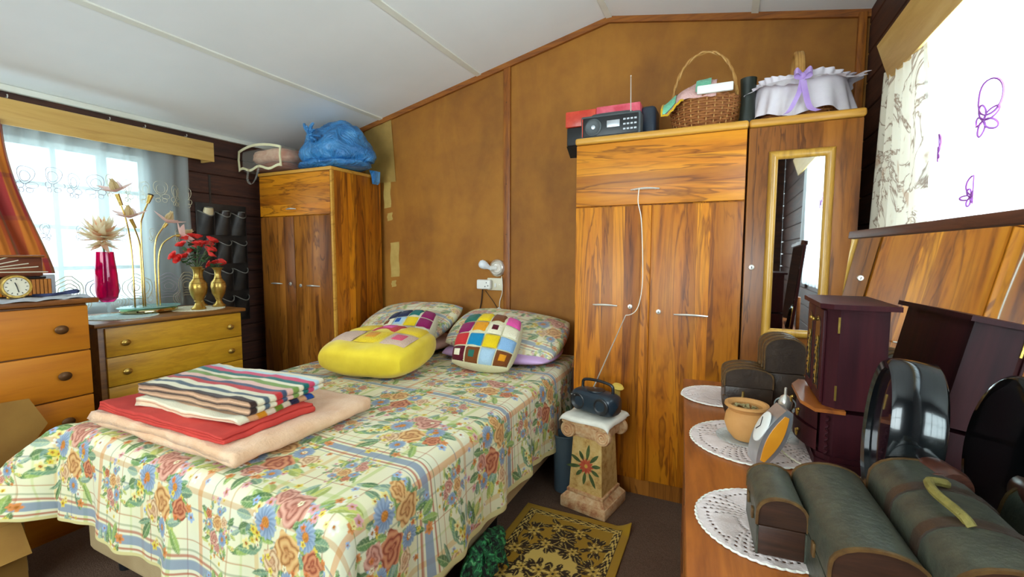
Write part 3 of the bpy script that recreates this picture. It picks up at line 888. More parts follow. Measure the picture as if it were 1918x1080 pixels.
# ------------------------------------------------------------------ left window dressing
pl = thing('pelmet', 'pale wood-grain pelmet board above the lace curtain', 'pelmet', (-3.27, 1.0, 1.87))
mk('front_board', box(-3.215, -3.20, .10, 1.968, 1.872, 2.0, .003), M['pelmet'], pl)
mk('end_board', box(-3.332, -3.216, 1.953, 1.967, 1.874, 1.998, .002), M['pelmet'], pl)
for y in (.62, 1.22, 1.70):
    mk('bracket', box(-3.333, -3.216, y-.012, y+.012, 1.985, 1.996), M['cream'], pl, smooth=False)
mk('curtain_rail', tube([(-3.26, .15, 1.93), (-3.26, 1.93, 1.93)], .006, 8), M['white'], label='thin white curtain rail behind the left pelmet', cat='rail')
for y in (1.02, 1.44, 1.62, 1.86):
    mk('hook', tube(smoothpts([(-3.334, y, 2.035), (-3.32, y, 2.03), (-3.31, y, 2.036), (-3.312, y, 2.046)], 4), .003, 6), M['chrome'], label='tiny metal hook on the dark planks above the pelmet', cat='hook', group='hooks above the left pelmet')

def lc_x(y, z):
    k = (1.93-z)
    return -3.262+.020*math.sin(y*52+1.5*math.sin(z*1.3)+.9*math.sin(y*17))+.010*math.sin(y*23+z*.8)*min(1, k*2)+.006*math.sin(z*4+y*6)
LC0, LC1, LCZ0, LCZ1 = .62, 1.835, .86, 1.915
def lcp(u, v):
    y = LC0+(LC1-LC0)*u; z = LCZ0+(LCZ1-LCZ0)*v
    return lc_x(y, z), y+.012*math.sin(z*2.5)*u, z
M['lace'] = sheer('white_lace', '#d6deda', .46)
M['lace_thread'] = mat('lace_thread', '#a49fae', '#b8aeb0', .8, scale=20)
M['lace_cream'] = mat('lace_thread_cream', '#cfc6a4', '#d8d0b4', .8, scale=20)
lc = thing('lace_curtain', 'sheer white lace curtain with embroidered butterflies at the left window', 'curtain', (-3.26, 1.2, .86))
mk('sheer_cloth', grid(lcp, 260, 60), M['lace'], lc, sharp=0)
def motif(cy, cz, s, kind):
    """outline stitches of a butterfly over a flower, lying on the cloth"""
    loops = []
    def loop(f, n=22):
        return [(cy+s*f(2*PI*i/n)[0], cz+s*f(2*PI*i/n)[1]) for i in range(n)]
    if kind == 0:
        loops.append(loop(lambda a: (.30*math.sin(a)*(1+.25*math.cos(a)), .45+.42*math.cos(a))))
        loops.append(loop(lambda a: (.18*math.sin(a), .40+.26*math.cos(a))))
        for sx in (-1, 1):
            loops.append(loop(lambda a: (sx*(.20+.17*math.cos(a)), -.05+.15*math.sin(a))))
            loops.append(loop(lambda a: (sx*(.14+.10*math.cos(a)), -.28+.12*math.sin(a))))
    else:
        for k in range(4):
            loops.append(loop(lambda a: ((.12+.11*k)*math.cos(a), (.12+.11*k)*math.sin(a)*(1+.12*math.sin(5*a)))))
    gs = []
    for lp in loops:
        gs.append(tube([(lc_x(y, z)+.004, y, z) for y, z in lp], .0015*max(s/.11, .8), 4, True))
    return join(*gs)
for i, y in enumerate((1.045, 1.15, 1.235, 1.325, 1.40, 1.48, 1.57, 1.66, 1.745, 1.80)):
    mk('butterfly_stitching', motif(y, 1.60+.012*math.sin(i*2), .105, 0), M['lace_thread'] if i < 4 else M['lace_cream'], lc)
for i, y in enumerate((1.10, 1.26, 1.43, 1.60, 1.74)):
    mk('butterfly_stitching', motif(y, 1.34, .07, 0), M['lace_thread'] if i < 3 else M['lace_cream'], lc)
for i, y in enumerate((1.18, 1.34, 1.50, 1.665, 1.79)):
    mk('rose_stitching', motif(y, 1.035, .17, 1), M['lace_thread'] if i % 2 else M['lace_cream'], lc)
    mk('rose_stitching', motif(y+.06, .955, .10, 1), M['lace_cream'], lc)

# orange plaid drape
def drape_col(y, z):
    def b(x, p, w, o=0): return (((x/p+o) % 1) < w)
    base = np.where(b(z, .42, .5, .1), 0, 1)
    c = np.where(base[..., None] == 0, hx('#ac4e28'), hx('#9c3430'))
    c = np.where(b(y, .16, .35)[..., None], c*.55+.45*hx('#d98e2a'), c)
    c = np.where(b(y, .16, .12, .5)[..., None], c*.5+.5*hx('#6f7040'), c)
    c = np.where(b(z, .21, .10, .3)[..., None], c*.6+.4*hx('#7a2f3a'), c)
    return c
U, Vv = np.meshgrid(np.linspace(0, 1, 150), np.linspace(0, 1, 140))
zz_ = 1.14+(1.895-1.14)*Vv
edge = 1.105-.135*np.sin(np.clip((Vv-.0), 0, 1)*PI/2)**1.3
yy_ = .48+(edge-.48)*U
fold = .022*np.sin(U*34+2*np.sin(Vv*2.2))+.010*np.sin(U*71+Vv*3)
xx_ = -3.205+fold
M['drape'] = attr_mat('orange_plaid_cloth', .9, .2, 300)
fastgrid('drape', np.stack([xx_, yy_, zz_], -1), drape_col(U*.9, zz_), M['drape'], label='orange and red plaid drape pulled to the left of the lace curtain', category='curtain')

# ------------------------------------------------------------------ hanging shoe organiser
M['organ'] = mat('black_mesh_cloth', '#241f1c', '#3a332d', .45, scale=12, bump=.2)
M['organ_trim'] = mat('organiser_binding', '#6d6960', '#88847a', .6, scale=20)
og = thing('shoe_organiser', 'black hanging shoe organiser with bulging pockets on the dark planks', 'shoe organiser', (-3.32, 2.08, .75))
mk('backing', box(-3.333, -3.325, 1.90, 2.262, .74, 1.60, .002), M['organ'], og)
mk('strap', box(-3.334, -3.328, 2.00, 2.012, 1.60, 1.80), M['organ'], og, smooth=False)
def pocket(cy, cz, w, h):
    def f(u, v):
        bx = .058*math.sin(u*PI)**.7*(.35+.65*v)
        return (-3.324+bx, cy+(u-.5)*w, cz+(v-.5)*h-.035*math.sin(u*PI)*v)
    return f
for j in range(4):
    for i in range(3):
        cy, cz = 1.965+.117*i, 1.46-.205*j
        f = pocket(cy, cz, .108, .165)
        pk = mk('pocket', grid(f, 12, 8), M['organ'], og, sharp=0)
        mk('binding', tube([Vector(f(k/14, 1)) for k in range(15)], .004, 5), M['organ_trim'], pk)
M['shoe_cream'] = mat('cream_leather', '#cdb98c', '#ddcca4', .4, scale=10)
M['shoe_dark'] = mat('dark_leather', '#2a2320', '#3a302a', .35, scale=10)
for (cy, cz, mm, lb, gp) in ((1.965, 1.545, 'shoe_cream', 'cream shoe tucked in the top pocket of the shoe organiser', None), (2.082, 1.53, 'shoe_dark', 'dark shoe in a pocket of the shoe organiser', 'dark shoes in the organiser'), (2.199, 1.53, 'shoe_dark', 'dark shoe in a pocket of the shoe organiser', 'dark shoes in the organiser'), (1.965, 1.335, 'shoe_dark', 'dark shoe in a pocket of the shoe organiser', 'dark shoes in the organiser')):
    g = xf(lathe([(1e-6, -.09), (.02, -.085), (.026, -.03), (.030, .02), (.026, .045), (1e-6, .052)], 16), (-3.296, cy, cz-.025), (0, .25, 0), (.8, 1.15, 1))
    s_ = thing('shoe', lb, 'shoe', (-3.296, cy, cz-.11), 0, gp)
    mk('upper', g, M[mm], s_)
    mk('opening', tube(arc((-3.284, cy, cz+.020), .022, 0, 2*PI, 20, 'xy')[:-1], .003, 5, True), M['organ_trim'], s_)

# ------------------------------------------------------------------ on the oak chest
M['doily_cream'] = mat('cream_lace_doily', '#dcd3b0', '#e8e0c6', .9, scale=40, bump=.3, bscale=200)
M['doily_pink'] = mat('pale_pink_doily', '#dccac4', '#e8d8d2', .9, scale=40, bump=.3, bscale=260)
M['doily_aqua'] = mat('aqua_lace_doily', '#bcd8d4', '#d2e6e2', .9, scale=40, bump=.3, bscale=200)
def doily(label, c, R, m, nth=120, seed=0, sx=1, sy=1, group='crochet doilies', rim=None, drop=None):
    """crocheted round: rings of stitches with real holes and a scalloped rim"""
    rr = np.linspace(0.004, 1, 24); V, F = [], []
    for i, r in enumerate(rr):
        for k in range(nth):
            a = 2*PI*k/nth
            sc = 1+.035*abs(math.sin(a*nth/8/1.0))*(i >= 22)
            x, y = r*R*sc*math.cos(a)*sx, r*R*sc*math.sin(a)*sy
            z = .0012+.0012*math.sin(a*12+seed)*(r > .5)*r
            if drop: z += drop(x+c[0], y+c[1])
            V.append((c[0]+x, c[1]+y, c[2]+z))
    for i in range(len(rr)-1):
        for k in range(nth):
            wedge = (k//15+seed) % 2
            hole = False
            if 8 <= i <= 20:
                if wedge == 0: hole = (i % 2 == 0) and (k % 3 == (i//2) % 3)
                else: hole = (i in (9, 19)) and (k % 2 == 0)
            if not hole:
                F.append((i*nth+k, i*nth+(k+1) % nth, (i+1)*nth+(k+1) % nth, (i+1)*nth+k))
    o = mk('doily', (V, F), m, None, label=label, cat='doily', group=group, sharp=0)
    s = o.modifiers.new('thick', 'SOLIDIFY'); s.thickness = .002; s.offset = 1
    pts = []
    n2 = 56
    for k in range(n2*4):
        a = 2*PI*k/(n2*4); q = R*(1.01+.022*abs(math.sin(a*n2/2)))
        x, y = q*math.cos(a)*sx, q*math.sin(a)*sy
        z = .0025+(drop(x+c[0], y+c[1]) if drop else 0)
        pts.append((c[0]+x, c[1]+y, c[2]+z))
    mk('scallop_edge', tube(pts, .0022, 4, True), rim or M['doily_cream'], o)
    return o
doily('aqua-tinted lace doily under the crimson glass vase', (-2.93, 1.27, CT), .15, M['doily_aqua'], seed=1, sx=1.1)
doily('cream lace doily under the brass vases', (-2.94, 1.65, CT), .14, M['doily_cream'], seed=2, sx=1.2)

# crimson glass goblet vase
t = NT('crimson_glass'); t.set(Base_Color='#d8106c', Roughness=.05, Transmission_Weight=.7, IOR=1.3, Coat_Weight=.4)
M['crimson'] = t.m
M['clear'] = glassy('clear_glass', '#f4fafa', .22, .04)
vx, vy = -2.98, 1.235
vs = thing('goblet_vase', 'tall crimson glass vase on a clear foot holding a pale flower', 'vase', (vx, vy, CT+.003))
mk('bowl', lathe([(1e-6, .075), (.026, .078), (.043, .10), (.050, .14), (.047, .22), (.040, .30), (.037, .345), (.034, .345), (.037, .30), (.044, .22), (.047, .14), (.040, .104), (1e-6, .085)], 30, (vx, vy, CT+.003)), M['crimson'], vs)
mk('stem_foot', lathe([(.036, 0), (.036, .003), (.010, .010), (.006, .02), (.006, .06), (.014, .074), (1e-6, .076)], 24, (vx, vy, CT+.003)), M['clear'], vs)
M['petal_cream'] = sheer('pale_petal', '#f4e8c4', .05)
M['petal_blush'] = sheer('blush_petal', '#ecb692', .05)
M['stem_green'] = mat('flower_stem', '#4b5a2c', '#5d6c38', .6, scale=12)
fr_ = thing('flower', 'large shaggy cream and blush artificial flower in the crimson vase', 'flower', (vx, vy, CT+.10))
mk('stem', tube([(vx, vy, CT+.10), (vx+.004, vy-.004, CT+.36), (vx+.006, vy-.012, CT+.40)], .004, 6), M['stem_green'], fr_)
def petal_geo(L, W, curl, n=7, tip=.5):
    V, F = [], []
    for i in range(n):
        t_ = i/(n-1); w = W*math.sin(PI*min(1, .08+.92*t_)**tip*1.0)*(1 if t_ < 1 else .2)+.0006
        ang = curl*t_
        x = L*t_*math.cos(ang*.6); z = L*t_*math.sin(ang*.6)
        for k, s in enumerate((-1, 0, 1)):
            V.append((x, s*w, z+abs(s)*w*.35))
    for i in range(n-1):
        for k in range(2): F.append((i*3+k, i*3+k+1, i*3+4+k, i*3+3+k))
    return V, F
def petal_inst(me, parent, loc, rot, sc, name='petal'):
    o = bpy.data.objects.new(name, me); C.objects.link(o); o.parent = parent
    o.location = loc; o.rotation_euler = rot; o.scale = (sc,)*3; return o
q = random.Random(5)
def mesh_of(name, g, m):
    me = bpy.data.meshes.new(name); me.from_pydata(g[0], [], g[1]); me.update()
    me.polygons.foreach_set('use_smooth', [True]*len(me.polygons)); me.materials.append(m); return me
pm = [mesh_of('petal', petal_geo(.105, .016, .9), M['petal_cream']), mesh_of('petal', petal_geo(.105, .015, .4), M['petal_blush'])]
for ring, (n, el, s, dz) in enumerate(((14, -.75, .85, .30), (18, -.30, 1.0, .315), (20, .0, 1.05, .33), (18, .30, 1.0, .34), (16, .65, .9, .345), (12, 1.0, .75, .35), (7, 1.35, .55, .355))):
    for k in range(n):
        a = 2*PI*k/n+ring*.3+q.uniform(-.1, .1)
        petal_inst(pm[1 if (ring >= 5 or (k % 4 == 0)) else 0], fr_, (.006, -.012, dz), (q.uniform(-.5, .5), -el+q.uniform(-.2, .2), a), s*q.uniform(.8, 1.15))

# brass flower lamp
lx, ly = -2.99, 1.43
lamp = thing('table_lamp', 'brass table lamp with curved stems and lotus petal shades', 'lamp', (lx, ly, CT+.003))
M['mirror_gold'] = mat('gold_mirror', '#c9b98a', None, .08, 1)
mk('base', lathe([(.128, 0), (.140, .008), (.140, .018), (.132, .026), (.120, .028), (1e-6, .028)], 48, (lx, ly, CT+.003), .72, 1.0), M['mirror_gold'], lamp)
mk('base_rim', lathe([(.150, .030), (.153, .033), (.150, .036), (1e-6, .036), (1e-6, .030)], 48, (lx, ly, CT+.003), .72, 1.0), glassy('aqua_glass', '#c8ece8', .45, .05), lamp)
pp_cream = mesh_of('petal', petal_geo(.088, .026, 1.2, 8, .75), sheer('lamp_petal_cream', '#ead9ae', .08))
pp_pink = mesh_of('petal', petal_geo(.095, .024, .3, 8, .75), sheer('lamp_petal_pink', '#eec4b8', .08))
z0 = CT+.038
def lotus(c, tilt, open_):
    R = Euler(tilt).to_matrix()
    for ring, (n, el) in enumerate(((5, .25), (5, 1.0))):
        for k in range(n):
            E_ = (R @ Euler((0, -(el+(0 if open_ else .4)), 2*PI*k/n+ring*.6)).to_matrix()).to_euler()
            petal_inst(pp_pink if ring == 0 else pp_cream, lamp, Vector(c)-Vector((lx, ly, CT+.003)), E_, 1.0 if ring == 0 else .85)
def lstem(y_foot, pts): 
    mk('stem', tube(smoothpts([(lx, y_foot, z0)]+pts, 8), .0042, 7), M['gold_thin'], lamp)
heads = []
lstem(ly-.07, [(lx, ly-.07, 1.25), (lx+.01, ly-.09, 1.42), (lx+.01, ly-.125, 1.56)])
lotus((lx+.01, ly-.127, 1.575), (0.35, .2, 0), True)
mk('socket', tube([(lx+.01, ly-.108, 1.505), (lx+.01, ly-.125, 1.565)], [.009, .011], 10), M['gold'], lamp)
lstem(ly-.03, [(lx, ly-.03, 1.22), (lx+.005, ly-.035, 1.32), (lx+.01, ly-.07, 1.43)])
lotus((lx+.01, ly-.072, 1.44), (.2, .2, 0), True)
mk('socket', tube([(lx+.01, ly-.05, 1.385), (lx+.01, ly-.07, 1.435)], [.008, .010], 10), M['gold'], lamp)
lstem(ly-.02, [(lx, ly-.02, 1.36), (lx, ly-.005, 1.46), (lx+.005, ly+.025, 1.545)])
mk('socket', tube([(lx+.005, ly+.020, 1.53), (lx+.006, ly+.032, 1.565), (lx+.006, ly+.035, 1.575)], [.008, .012, .013], 12), M['gold'], lamp)
mk('bulb_socket_rim', tube([(lx+.006, ly+.035, 1.575), (lx+.006, ly+.037, 1.582)], [.014, .014], 12), M['black'], lamp)
lstem(ly+.04, [(lx, ly+.04, 1.2), (lx+.01, ly+.05, 1.33), (lx+.02, ly+.10, 1.42)])
lotus((lx+.02, ly+.105, 1.425), (-.25, .3, 0), True)
mk('socket', tube([(lx+.018, ly+.085, 1.395), (lx+.02, ly+.102, 1.42)], [.008, .010], 10), M['gold'], lamp)
lstem(ly+.055, [(lx+.005, ly+.055, 1.18), (lx+.02, ly+.07, 1.29), (lx+.04, ly+.12, 1.345), (lx+.05, ly+.15, 1.35)])
lotus((lx+.05, ly+.155, 1.35), (-1.0, .5, 0), True)
mk('socket', tube([(lx+.045, ly+.135, 1.35), (lx+.05, ly+.152, 1.35)], [.008, .010], 10), M['gold'], lamp)

# brass vases and red roses
def brass_vase(c, s, label):
    r = thing('brass_vase', label, 'vase', c, 0, 'brass vases')
    mk('body', lathe([(p[0]*s, p[1]*s) for p in ((.030, 0), (.032, .006), (.020, .016), (.013, .030), (.016, .042), (.030, .070), (.036, .105), (.033, .128), (.018, .148), (.014, .170), (.017, .192), (.027, .206), (.024, .207), (.013, .19), (.010, .17), (1e-6, .15))], 26, c), M['gold'], r)
    for zz in (.040, .128, .150):
        rr = {.040: .0165, .128: .0335, .150: .0185}[zz]
        mk('ring', tube([(c[0]+rr*s*math.cos(2*PI*k/24), c[1]+rr*s*math.sin(2*PI*k/24), c[2]+zz*s) for k in range(24)], .0018, 5, True), M['gold_thin'], r)
    return r
V1, V2, V3 = (-2.87, 1.628, CT+.004), (-2.91, 1.775, CT+.004), (-3.03, 1.735, CT+.004)
brass_vase(V1, 1.24, 'largest brass vase, full of red roses, on the oak chest')
brass_vase(V2, 1.2, 'brass vase with a few low roses at the chest end by the shoe organiser')
brass_vase(V3, 1.15, 'brass vase standing behind the two front ones on the oak chest')
M['rose'] = mat('red_silk', '#dc2420', '#f04a40', .6, scale=20)
M['leaf'] = mat('silk_leaf', '#2f5a30', '#47744a', .6, scale=14)
def rose_geo():
    gs = []
    for ring, (n, r, h, op) in enumerate(((3, .007, .020, .15), (5, .013, .021, .5), (6, .018, .017, .9))):
        for k in range(n):
            a0_ = 2*PI*k/n+ring*.5
            def f(u, v):
                a = a0_+(u-.5)*2*PI/n*1.45
                rr = r*(.35+.65*v**.7)+op*.010*v*v
                return (rr*math.cos(a), rr*math.sin(a), h*v*(1-.25*abs(u-.5)*2*v)+.002*ring*0)
            gs.append(grid(f, 6, 5))
    return join(*gs)
rose_me = mesh_of('bloom', rose_geo(), M['rose'])
leaf_me = mesh_of('leaf', petal_geo(.04, .012, .3, 6, .8), M['leaf'])
def rose(base, tip, label, group, sc=1.15):
    r = thing('rose', label, 'flower', base, 0, group)
    b, t_ = Vector(base), Vector(tip)
    mid = (b+t_)/2+Vector((0, 0, .015))
    mk('stem', tube([b, b+Vector((0, 0, .03)), mid, t_], .0016, 5), M['stem_green'], r)
    d_ = (t_-mid).normalized()
    o = petal_inst(rose_me, r, t_-b, d_.to_track_quat('Z', 'Y').to_euler(), sc, 'bloom')
    for k in range(2):
        petal_inst(leaf_me, r, (t_-b)*(.62+.2*k), (q.uniform(-.4, .4), q.uniform(-.5, .3), q.uniform(0, 6.3)), q.uniform(.9, 1.3), 'leaf')
spots = [(-.105, .03), (-.085, .115), (-.06, .045), (-.03, .155), (-.005, .12), (.0, .17), (.03, .165), (.055, .125), (-.02, .075), (.09, .15), (.105, .12), (.12, .145), (.075, .085), (.10, .09), (.065, .055), (.035, .105), (-.12, .05)]
for i, (dy, dz) in enumerate(spots):
    b = (V1[0]+q.uniform(-.006, .006), V1[1]+q.uniform(-.006, .006), V1[2]+.215)
    rose(b, (V1[0]+q.uniform(-.05, .06), V1[1]+dy*.95, V1[2]+.27+dz*.95), 'red artificial rose in the largest brass vase', 'roses in the largest brass vase')
for i, (dy, dz) in enumerate(((-.035, .012), (-.012, .02), (.012, .012), (.03, .022))):
    rose((V2[0], V2[1]+dy*.2, V2[2]+.22), (V2[0]+q.uniform(-.02, .02), V2[1]+dy, V2[2]+.252+dz), 'low red rose in the end brass vase', 'roses in the end brass vase', 1.0)

# ------------------------------------------------------------------ on the orange dresser
M['cloth_pale'] = mat('pale_cloth', '#b8bcc4', '#cfd2d2', .85, scale=10)
M['cloth_navy'] = mat('navy_cloth', '#2a3050', '#3a4066', .85, scale=10)
def clothy(u, v):
    return (-2.86+.28*v-.02*math.sin(u*9), .50+.52*u, DT+.004+.006*abs(math.sin(u*17+v*5))+.004*math.sin(v*11))
mk('runner_cloth', grid(clothy, 60, 24), M['cloth_pale'], None, label='crumpled pale blue runner cloth under the alarm clock', cat='cloth', sharp=0)
mk('navy_ribbon', tube(smoothpts([(-2.70, .86, DT+.018), (-2.66, .90, DT+.020), (-2.68, .95, DT+.022), (-2.65, .985, DT+.026), (-2.69, 1.00, DT+.03), (-2.72, .97, DT+.022)], 6), .007, 6), M['cloth_navy'], None, label='twist of navy ribbon on the runner cloth', cat='ribbon')
bk = thing('wooden_box', 'flat reddish wooden box with pale fanned stripes, on top of the ribbed box', 'box', (-2.80, .62, DT+.095))
M['redwood'] = wood('reddish_wood', '#8a4a2c', '#743a22', '#4a2012', 'y', 1.2, rough=.35)
mk('case', box(-2.93, -2.72, .30, .905, DT+.100, DT+.182, .004), M['redwood'], bk)
mk('lid', box(-2.935, -2.714, .295, .912, DT+.182, DT+.192, .003), M['pine_dark'], bk)
for k in range(5):
    mk('stripe_inlay', tube([(-2.7195, .62, DT+.112+.003*k), (-2.7195, .80+.03*k, DT+.128+.014*(4-k) if k < 4 else DT+.118)], .0022, 4), M['cream'], bk)
mk('corner_inlay', prism([(.60, DT+.104), (.66, DT+.106), (.63, DT+.13), (.60, DT+.128)], -2.7215, -2.7185, 'x'), M['cream'], bk, smooth=False)
lb = thing('wooden_box', 'long ribbed orange-brown box behind the alarm clock', 'box', (-2.80, .70, DT+.012))
mk('case', box(-2.90, -2.735, .34, .935, DT+.015, DT+.088, .003), M['pine_dark'], lb)
for k in range(46):
    y = .345+.0128*k
    mk('rib', box(-2.736, -2.731, y, y+.0095, DT+.018, DT+.085), M['pine'], lb, smooth=False)
mk('pale_card', box(-2.905, -2.885, .935, 1.0, DT+.012, DT+.10, .003), M['cloth_pale'], None, label='pale grey card propped beside the ribbed box', cat='card')
mk('cap_strip', box(-2.91, -2.74, .40, .92, DT+.089, DT+.0985, .002), M['black'], None, label='flat black folder between the two wooden boxes', cat='folder')
ac = thing('alarm_clock', 'round brass alarm clock with cream dial on the orange dresser', 'clock', (-2.665, .80, DT+.014))
def ring_x(c, prof, n=36):
    return xf(lathe(prof, n), c, (0, PI/2, 0))
cc = (-2.675, .80, DT+.062)
mk('case', ring_x((cc[0]-.02, cc[1], cc[2]), [(1e-6, 0), (.040, .002), (.049, .012), (.050, .030), (.046, .040), (.040, .040), (.038, .036), (1e-6, .036)]), M['gold'], ac)
di = mk('dial', ring_x((cc[0]+.0165, cc[1], cc[2]), [(.038, 0), (.038, .001), (1e-6, .0012)]), M['cream'], ac)
for k in range(12):
    a = 2*PI*k/12
    mk('hour_mark', cbox((cc[0]+.0185, cc[1]+.031*math.sin(a), cc[2]+.031*math.cos(a)), (.001, .0025, .006), 0, (-a, 0, 0)), M['black'], di, smooth=False)
for a, L, w in ((2.95, .024, .0028), (-.30, .018, .0032)):
    mk('hand', cbox((cc[0]+.0195, cc[1]+L/2*math.sin(a), cc[2]+L/2*math.cos(a)), (.001, w, L), 0, (-a, 0, 0)), M['black'], di, smooth=False)
for y in (-.022, .022):
    mk('foot', ball((cc[0], cc[1]+y, cc[2]-.046), .006, 10, 6), M['gold'], ac)

# ------------------------------------------------------------------ carton at the foot of the bed
ct = thing('carton', 'open cardboard carton with raised flap beside the bed foot', 'box', (-2.60, .42, 0))
x0, x1, y0, y1 = -2.565, -2.30, .18, .66
mk('body', join(box(x0, x1, y0, y0+.006, 0, .27), box(x0, x1, y1-.006, y1, 0, .27), box(x0, x0+.006, y0+.006, y1-.006, 0, .27), box(x1-.006, x1, y0+.006, y1-.006, 0, .27), box(x0+.006, x1-.006, y0+.006, y1-.006, 0, .008)), M['cardboard'], ct, smooth=False)
mk('flap', prism([(y0+.02, .27), (y1-.01, .27), (y1+.17, .53), (y1+.12, .65), (y1-.05, .66), (y0, .62)], x0-.004, x0+.002, 'x'), M['cardboard'], ct, smooth=False)
mk('flap', xf(box(0, .13, y0+.03, y1-.01, -.003, .003), (x1, 0, .27), (0, .9, 0)), M['cardboard'], ct, smooth=False)
mk('printed_mark', box(x0+.05, x0+.16, y1, y1+.0012, .16, .20), M['black'], ct, smooth=False)
mk('tape_band', box(x0, x1, y1, y1+.0012, .07, .11), mat('brown_tape', '#7c6a48', '#8c7a56', .5, scale=10), ct, smooth=False)

# ------------------------------------------------------------------ folded blankets on the bed
def fold_geo(path, th, L, nl=40, wob=.004, seed=0, taper=0):
    """cloth of thickness th following path (w,z), pushed along L; returns geo and (path length, L) per vertex"""
    P_ = np.array(path, float); n = len(P_)
    T = np.gradient(P_, axis=0); T /= np.linalg.norm(T, axis=1)[:, None]+1e-9
    N_ = np.stack([-T[:, 1], T[:, 0]], 1)
    sl = np.concatenate([[0], np.cumsum(np.linalg.norm(np.diff(P_, axis=0), axis=1))])
    ring = np.concatenate([P_+N_*th/2, (P_-N_*th/2)[::-1]]); rs = np.concatenate([sl, sl[::-1]])
    m = 2*n; V, UV, F = [], [], []
    for j in range(nl):
        l = L*j/(nl-1)
        for i in range(m):
            w, z = ring[i]
            dz = wob*nz(w*7+seed, l*7, z*20)+wob*.5*nz(w*19, l*19, seed)
            dl = wob*2.2*nz(z*30+seed, w*5, j*0)*(1 if j in (0, nl-1) else .6)
            V.append((w+wob*nz(l*6, z*25, seed+5), l+dl, z+dz)); UV.append((rs[i], l, 0 if i < n else 1))
    for j in range(nl-1):
        for i in range(m):
            F.append((j*m+i, j*m+(i+1) % m, (j+1)*m+(i+1) % m, (j+1)*m+i))
    for j in (0, nl-1):
        for i in range(n-1):
            F.append((j*m+i, j*m+i+1, j*m+m-2-i, j*m+m-1-i))
    return V, F, np.array(UV)
def serp(W, th, n, gap=1.03, k=16, start=0):
    """zig-zag of n layers of width W"""
    pts = []; p = th*gap
    for i in range(n):
        z = i*p; a, b = (0, W) if i % 2 == 0 else (W, 0)
        e = .0
        for q_ in range(k): 
            t_ = q_/(k-1); pts.append((a+(b-a)*t_, z))
        if i < n-1:
            s = 1 if i % 2 == 0 else -1
            for q_ in range(1, 6):
                an = PI*q_/6; pts.append((b+s*p/2*math.sin(an), z+p/2*(1-math.cos(an))))
    return pts
M['fleece'] = mat('peach_fleece', '#e0b088', '#edc6a2', .95, scale=14, bump=.8, bscale=120, Sheen_Weight=.2)
M['fleece_print'] = mat('pale_pink_fleece_face', '#e3b9a6', '#f0d6c8', .9, scale=4, bump=.2, bscale=120, sc=(1, 1, 1))
def put(g, loc, rz, sw=None):
    V = [(x, y, z) for x, y, z in g[0]]
    return xf((V, g[1]), loc, (0, 0, rz))
zb = BZ+.014
# along the bed: path runs in y (depth), extrusion in x
def blank(name, x0, x1, y0, y1, z, th, n, m, label, colfn=None, wob=.004, seed=0, rz=0, axis='x', group=None, nl=48):
    """axis: direction in which the fold edges show open layers"""
    if axis == 'x':   # fold path along x, pushed along y: the layered ends face the foot
        g = fold_geo(serp(x1-x0, th, n, k=22), th, y1-y0, nl, wob, seed)
        V = [(p[0]+x0, p[1]+y0, p[2]+z) for p in g[0]]
    else:             # fold path along y, pushed along x
        g = fold_geo(serp(y1-y0, th, n, k=22), th, x1-x0, nl, wob, seed)
        V = [(p[1]+x0, p[0]+y0, p[2]+z) for p in g[0]]
    c = ((x0+x1)/2, (y0+y1)/2)
    V = [(c[0]+(a-c[0])*math.cos(rz)-(b-c[1])*math.sin(rz), c[1]+(a-c[0])*math.sin(rz)+(b-c[1])*math.cos(rz), e) for a, b, e in V]
    col = None if colfn is None else colfn(g[2])
    return mk(name, (V, g[1]), m, None, col=col, label=label, cat='blanket', group=group, sharp=0)
GB = 'folded blankets piled on the bed'
blank('blanket', -2.11, -1.29, .80, 1.36, zb+.013, .024, 2, M['fleece'], 'thick folded peach fleece blanket at the bottom of the pile', wob=.010, seed=1, axis='x', group=GB)
M['redcloth'] = mat('red_cotton', '#b8322a', '#cc4034', .85, scale=8, bump=.3, bscale=40)
blank('blanket', -2.09, -1.36, .815, 1.15, zb+.057, .009, 3, M['redcloth'], 'folded red cotton spread on the peach fleece', wob=.009, seed=3, axis='x', group=GB)
M['knit_attr'] = attr_mat('striped_crochet', .95, .7, 260, .15)
def stripes(cols, width, along):
    def f(uv):
        k = np.floor(uv[:, along]/width).astype(int)
        rg = np.random.default_rng(11); A = np.array([hx(c) for c in cols])
        return np.where((uv[:, 2] < .5)[:, None], hx('#e2b48e'), A[k % len(cols)])
    return f
ST1 = [CR, '#e0a878', OR, CR, '#7a8f2c', CR, NV, '#e0a878', DB, '#e8b81c', MAG, CR, TEAL]
ST2 = ['#3a2720', CR, '#52606a', CR, RD, '#46526a', '#e6b8a8', '#7f9a4a', CR, TEAL, '#d4486a', '#bcd6da', CR, '#6a4a1e', '#1f7f9a', CR, '#3d4f80']
blank('blanket', -1.93, -1.40, .87, 1.18, zb+.087, .012, 2, M['knit_attr'], 'lower folded crochet blanket with orange, white and blue stripes', stripes(ST1, .034, 1), .009, 5, math.radians(3), 'x', GB)
blank('blanket', -1.97, -1.385, .90, 1.21, zb+.116, .0105, 4, M['knit_attr'], 'topmost folded crochet blanket with many narrow stripes', stripes(ST2, .024, 1), .010, 8, math.radians(3), 'x', GB)

